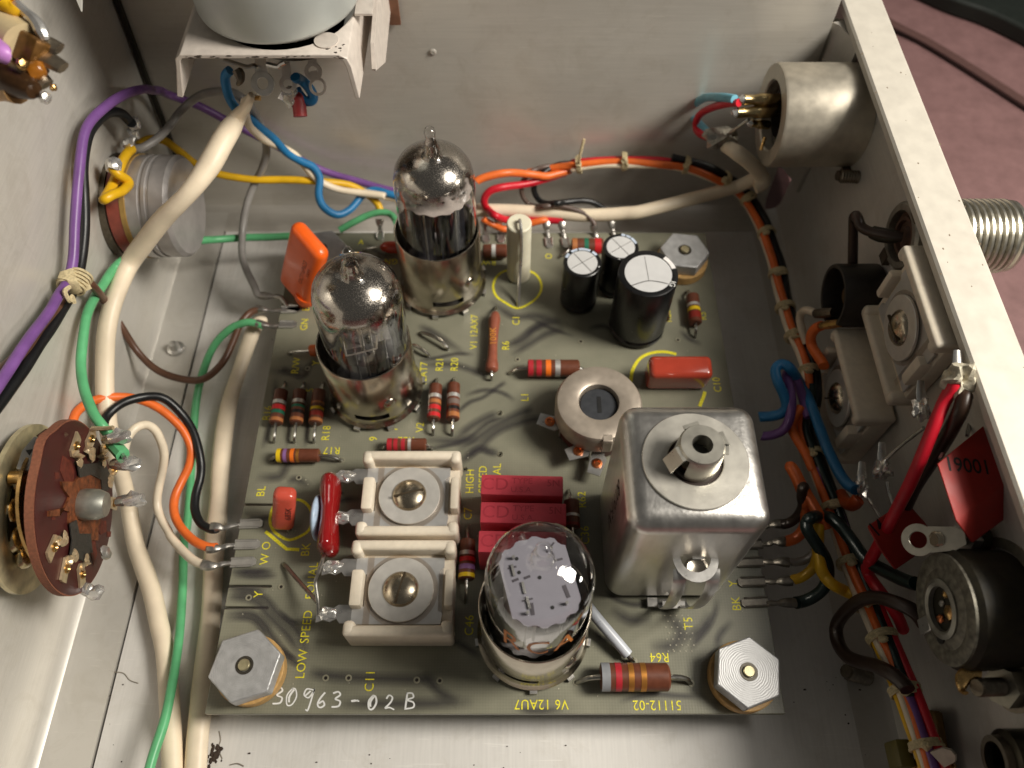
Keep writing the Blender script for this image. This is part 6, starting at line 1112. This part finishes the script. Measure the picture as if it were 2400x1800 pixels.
w = wire('black wire curving from the lowest right edge clip up over the bundle', 'teal', .14, [(6.44,5.014,0.1),(6.668,5.07,0.12),(6.889,5.166,0.25),(7.03,5.291,0.45),(7.1,5.532,0.6),(7.043,5.752,0.75),(6.856,5.955,0.95),(6.685,6.152,1.1),(6.57,6.347,1.2),(6.583,6.497,1.25),(6.705,6.584,1.3),(7.2,6.892,0.606),(7.25,6.68,1.003),(7.4,6.421,1.116),(7.55,5.987,1.268),(7.7,5.62,1.327),(7.85,5.355,1.527),(7.95,4.972,2.064),(8.0,4.711,2.552)], n=12)
clip(w, (5.219,5.029,0.0), (5.836,5.059,0.0), [(5.846,5.021,0.04),(6.02,5.013,0.07),(6.174,5.014,0.1),(6.429,5.014,0.1)], mt=DULL)
w = wire('brown wire bending from a board clip up behind the orange loop', 'darkbrown', .12, [(6.467,6.898,0.1),(6.605,6.913,0.15),(6.717,6.956,0.3),(6.777,7.035,0.5),(6.785,7.133,0.7),(6.718,7.275,0.9),(6.723,7.414,1.1),(7.2,7.584,0.174),(7.3,7.19,0.228)])
clip(w, (5.236,6.851,0.0), (5.935,6.872,0.0), [(6.028,6.857,0.03),(6.169,6.883,0.08),(6.295,6.898,0.1),(6.457,6.903,0.1)], mt=DULL)
w = wire('grey wire curving from a dark board clip towards the bundle', 'grey', .1, [(6.456,5.947,0.1),(6.634,5.947,0.1),(6.814,5.985,0.15),(6.944,6.069,0.25),(7.003,6.164,0.35)])
clip(w, (5.21,5.968,0.0), (5.872,5.989,0.0), [(5.927,5.992,0.03),(6.101,5.968,0.07),(6.261,5.969,0.1),(6.446,5.952,0.1)], mt=DULL)
wire('dark brown wire looping out of the bundle at the bottom right', 'darkbrown', .145, [(8.2,4.049,2.056),(8.0,4.25,2.205),(7.8,4.458,2.038),(7.6,4.678,1.572),(7.4,4.75,1.097),(7.3,4.673,0.525),(7.25,4.463,0.076),(7.2,4.116,0.051),(7.2,3.791,0.352),(7.3,3.559,0.796),(7.4,3.365,1.286),(7.5,3.163,1.655),(7.6,2.97,1.807),(7.65,2.837,1.855)], n=12)
wire('orange-red wire stub at the lower trimmer terminal', 'rust', .15, [(7.8,7.475,0.558),(7.75,7.133,0.846),(7.75,6.938,1.154),(7.8,6.978,1.414)])
# red box capacitors on the right wall
DR = mat('dark_red_case', S(166, 42, 34), .5, 0, .08, 5)
def tilted_cap(label, pts, th, leads, mark, mp, mr):
    z1 = pts[0][2]; P2 = [(p[0], p[1]) for p in pts]; cx_ = sum(p[0] for p in P2)/4; cy_ = sum(p[1] for p in P2)/4
    root = thing('box_capacitor', label, 'capacitor', (cx_, cy_, z1-th))
    dv = Vector((.34, -.3, -.3))*(th/.5)
    q = [Vector(p) for p in pts]; MB().add(q+[p+dv for p in q], [(0, 1, 2, 3), (7, 6, 5, 4), (0, 4, 5, 1), (1, 5, 6, 2), (2, 6, 7, 3), (3, 7, 4, 0)]).build('case', DR, root, bevel=.04)
    text(mark, T(mp[0], mp[1], z1+.004) @ RZ(mr), .42, BLACKINK, root, name='lettering', offset=.006, sx=.8)
    for l in leads: MB().tube(l, .04, 6, 3).build('lead', LEAD, root)
    return root
tilted_cap('red box capacitor beside the rim marked with black figures', [(7.858,6.321,4.7),(9.082,7.202,4.7),(9.119,5.967,4.7),(7.879,5.183,4.7)], .55, [[(8.794,7.038,4.4),(9.212,7.749,4.2),(9.299,8.066,4.3)], [(8.135,6.548,4.4),(8.219,6.662,4.4)], [(9.225,7.334,4.4),(9.257,7.698,4.4),(9.207,7.883,4.4)]], '19001', (8.425,6.252,4.7), -6)
tilted_cap('red box capacitor half covered by the thick red wire', [(7.263,5.898,2.6),(8.216,6.479,2.6),(8.503,5.972,2.6),(7.433,5.339,2.6)], .5, [[(8.0,6.936,2.469),(8.0,6.702,2.434),(7.984,6.399,2.5)], [(7.95,6.923,1.583),(7.95,6.655,1.728),(7.656,6.099,2.5)]], '14', (7.499,5.84,2.6), 30)
# solder lug with screw above the lower pot
root = thing('lug_screw', 'screw with a pale eyelet solder lug standing out of the right wall', 'screw and lug', (8.7,5.227,3.757))
a, b = Vector((7.75,5.072,4.073)), Vector((8.75,5.197,3.841))
M = zframe(a, b-a); L = (b-a).length
pr = [(0, 0), (.12, 0)]
for k in range(9): pr += [(.15, .04+k*.07), (.115, .075+k*.07)]
MB().lathe(pr+[(.12, L), (0, L)], 14, M).build('screw', SCREWM, root)
MB().lathe([(.14, .64), (.3, .64), (.3, .84), (.14, .84)], 6, M, closed=True).build('nut', TIN, root)
MB().lathe([(0, .84), (.31, .84), (.31, L), (0, L)], 20, M).build('standoff', mat('dark_standoff', S(50, 46, 30), .5), root)
c = Vector((7.6,5.145,3.837)); d = (Vector((7.95,5.042,4.157))-c); tv = (Vector((0, 0, 18))-c).normalized(); xx = d.normalized(); yy = tv.cross(xx).normalized(); zz = xx.cross(yy)
ML = frame(c, xx, yy, zz); LUGW = mat('pale_lug', S(186, 180, 166), .36, .6, .1)
m = MB(); m.ring(.3, .155, -.025, .025, 28, ML, .008); m.prism([(.19, .24), (.19, -.24), (.62, -.2), (.8, -.1), (.8, .14), (.62, .22)], -.022, .022, ML); m.build('solder_lug', LUGW, root)
# round pot at the lower right
root = thing('potentiometer', 'dark round potentiometer with grey ring face at the lower right wall', 'potentiometer', (8.7, 3.9, 3.2))
fc = Vector((7.9,3.926,3.59))
PT = NX(fc.x, fc.y, fc.z)
MB().lathe([(0, -1.1), (1.05, -1.1), (1.08, -.1), (1.0, 0), (0, 0)], 48, PT).build('body', mat('dark_body', S(40, 35, 22), .6, 0, .4, 6, .2, 12), root)
MB().lathe([(.46, .0), (1.0, .0), (1.0, .05), (.86, .09), (.72, .05), (.6, .1), (.46, .1)], 48, PT, closed=True).build('face_ring', mat('old_grey_face', S(116, 112, 100), .5, .4, .45, 7, .3, 9), root)
MB().lathe([(.4, .04), (.52, .04), (.54, .13), (.46, .16), (.4, .13)], 36, PT, closed=True).build('inner_ring', mat('pale_inner_ring', S(150, 148, 138), .38, .6, .15), root)
MB().cyl(.41, .005, .03, 30, PT).build('inside', mat('dark_inside', S(30, 26, 12), .4), root)
for y, z, r, mt_ in ((.1, .15, .13, BRASS), (-.1, -.02, .06, TIN), (.12, -.2, .08, COPPER), (-.2, .2, .07, BRASS)): MB().blob((y, z, .06), r, (1, 1.2, .5), .6, int(r*100), M=PT).build('inner_part', mt_, root)
MB().lathe([(1.1, -1.0), (1.28, -1.02), (1.28, -1.1), (1.1, -1.1)], 48, PT, closed=True).build('flange', mat('flange_grey', S(130, 126, 112), .4, .6), root)
m = MB(); p = Vector((7.85,3.829,2.823)); m.box(p, (.12, .3, .42)); m.build('terminal', TIN, root, bevel=.02)
p = Vector((7.8,3.484,3.327)); MB().cyl(.12, 0, .03, 14, NX(p.x, p.y, p.z)).build('hole', BLACKM, root)
# bolt and lug below the pot
root = thing('bolt', 'bolt with hexagonal nut and small solder lug under the dark pot', 'bolt', (8.7,2.583,3.302))
a, b = Vector((8.0,2.557,3.638)), Vector((8.9,2.64,3.361))
M = zframe(a, b-a); pr = [(0, 0), (.14, 0)]
for k in range(9): pr += [(.16, .04+k*.07), (.125, .075+k*.07)]
MB().lathe(pr+[(0, .7)], 14, M).build('thread', DARKSTEEL, root); MB().lathe([(.14, .55), (.36, .55), (.36, .8), (0, .8)], 6, M).build('nut', mat('dull_nut', S(140, 136, 124), .4, .8), root)
MB().lathe([(0, .8), (.45, .8), (.45, 1.0), (0, 1.0)], 24, M).build('washer', DARKSTEEL, root)
MB().tube([(8.2,2.803,3.576),(8.05,2.836,3.519),(7.9,2.732,3.472),(7.8,2.545,3.516),(7.8,2.473,3.615)], [.1, .14, .13, .06, .06], 8, 4, flat=.5).build('lug', BRASS, root)
# terminal strip at the bottom edge and things cut off by the frame
root = thing('terminal_strip', 'amber brown terminal strip with brass bolt at the bottom edge', 'terminal strip', (8.3,1.83,1.475))
A, B = Vector((8.3,2.193,1.245)), Vector((8.6,1.797,2.183))
AMB = mat('amber_phenolic', S(112, 84, 30), .45, 0, .2, 5)
M = NX(8.5, A.y-.1, A.z-.55)
MB().rbox((.4, -.1, 0), (1.9, .9, .18), .07, 3, M @ RZ(-12)).build('strip', AMB, root)
a, b = Vector((7.7,1.563,1.091)), Vector((8.6,1.573,1.233)); M = zframe(a, b-a); pr = [(0, 0), (.12, 0)]
for k in range(11): pr += [(.14, .04+k*.07), (.105, .075+k*.07)]
MB().lathe(pr+[(0, .85)], 14, M).build('bolt', BRASS, root); 
m = MB(); p = Vector((7.9,1.658,2.221)); m.prism([(-.16, -.25), (.16, -.25), (.14, .1), (.05, .22), (-.05, .22), (-.14, .1)], 0, .05, frame(p, (.6, -.8, 0), (.2, .15, .97), (-.77, -.6, .25))); m.build('lug', mat('pale_lug', (1, 1, 1, 1)), root)
MB().rbox((7.6,1.789,0.969), (.3, .5, .6), .05, 2).build('block', mat('yellow_block', S(96, 88, 36), .5), root)
root = thing('sleeve_bush', 'dark metal bush cut off by the bottom right corner', 'bush', (8.7,1.572,3.039))
p = Vector((8.8,1.482,3.097)); MB().lathe([(0, 0), (.5, 0), (.5, .5), (.42, .56), (.3, .56), (.3, .2), (0, .2)], 30, NX(8.95, p.y, p.z)).build('bush', mat('dark_bush', S(64, 60, 50), .35, .8), root)
MB().lathe([(.3, .1), (.4, .1), (.4, .7), (.3, .7)], 30, NX(8.95, p.y, p.z), closed=True).build('bush_ring', DARKSTEEL, root)
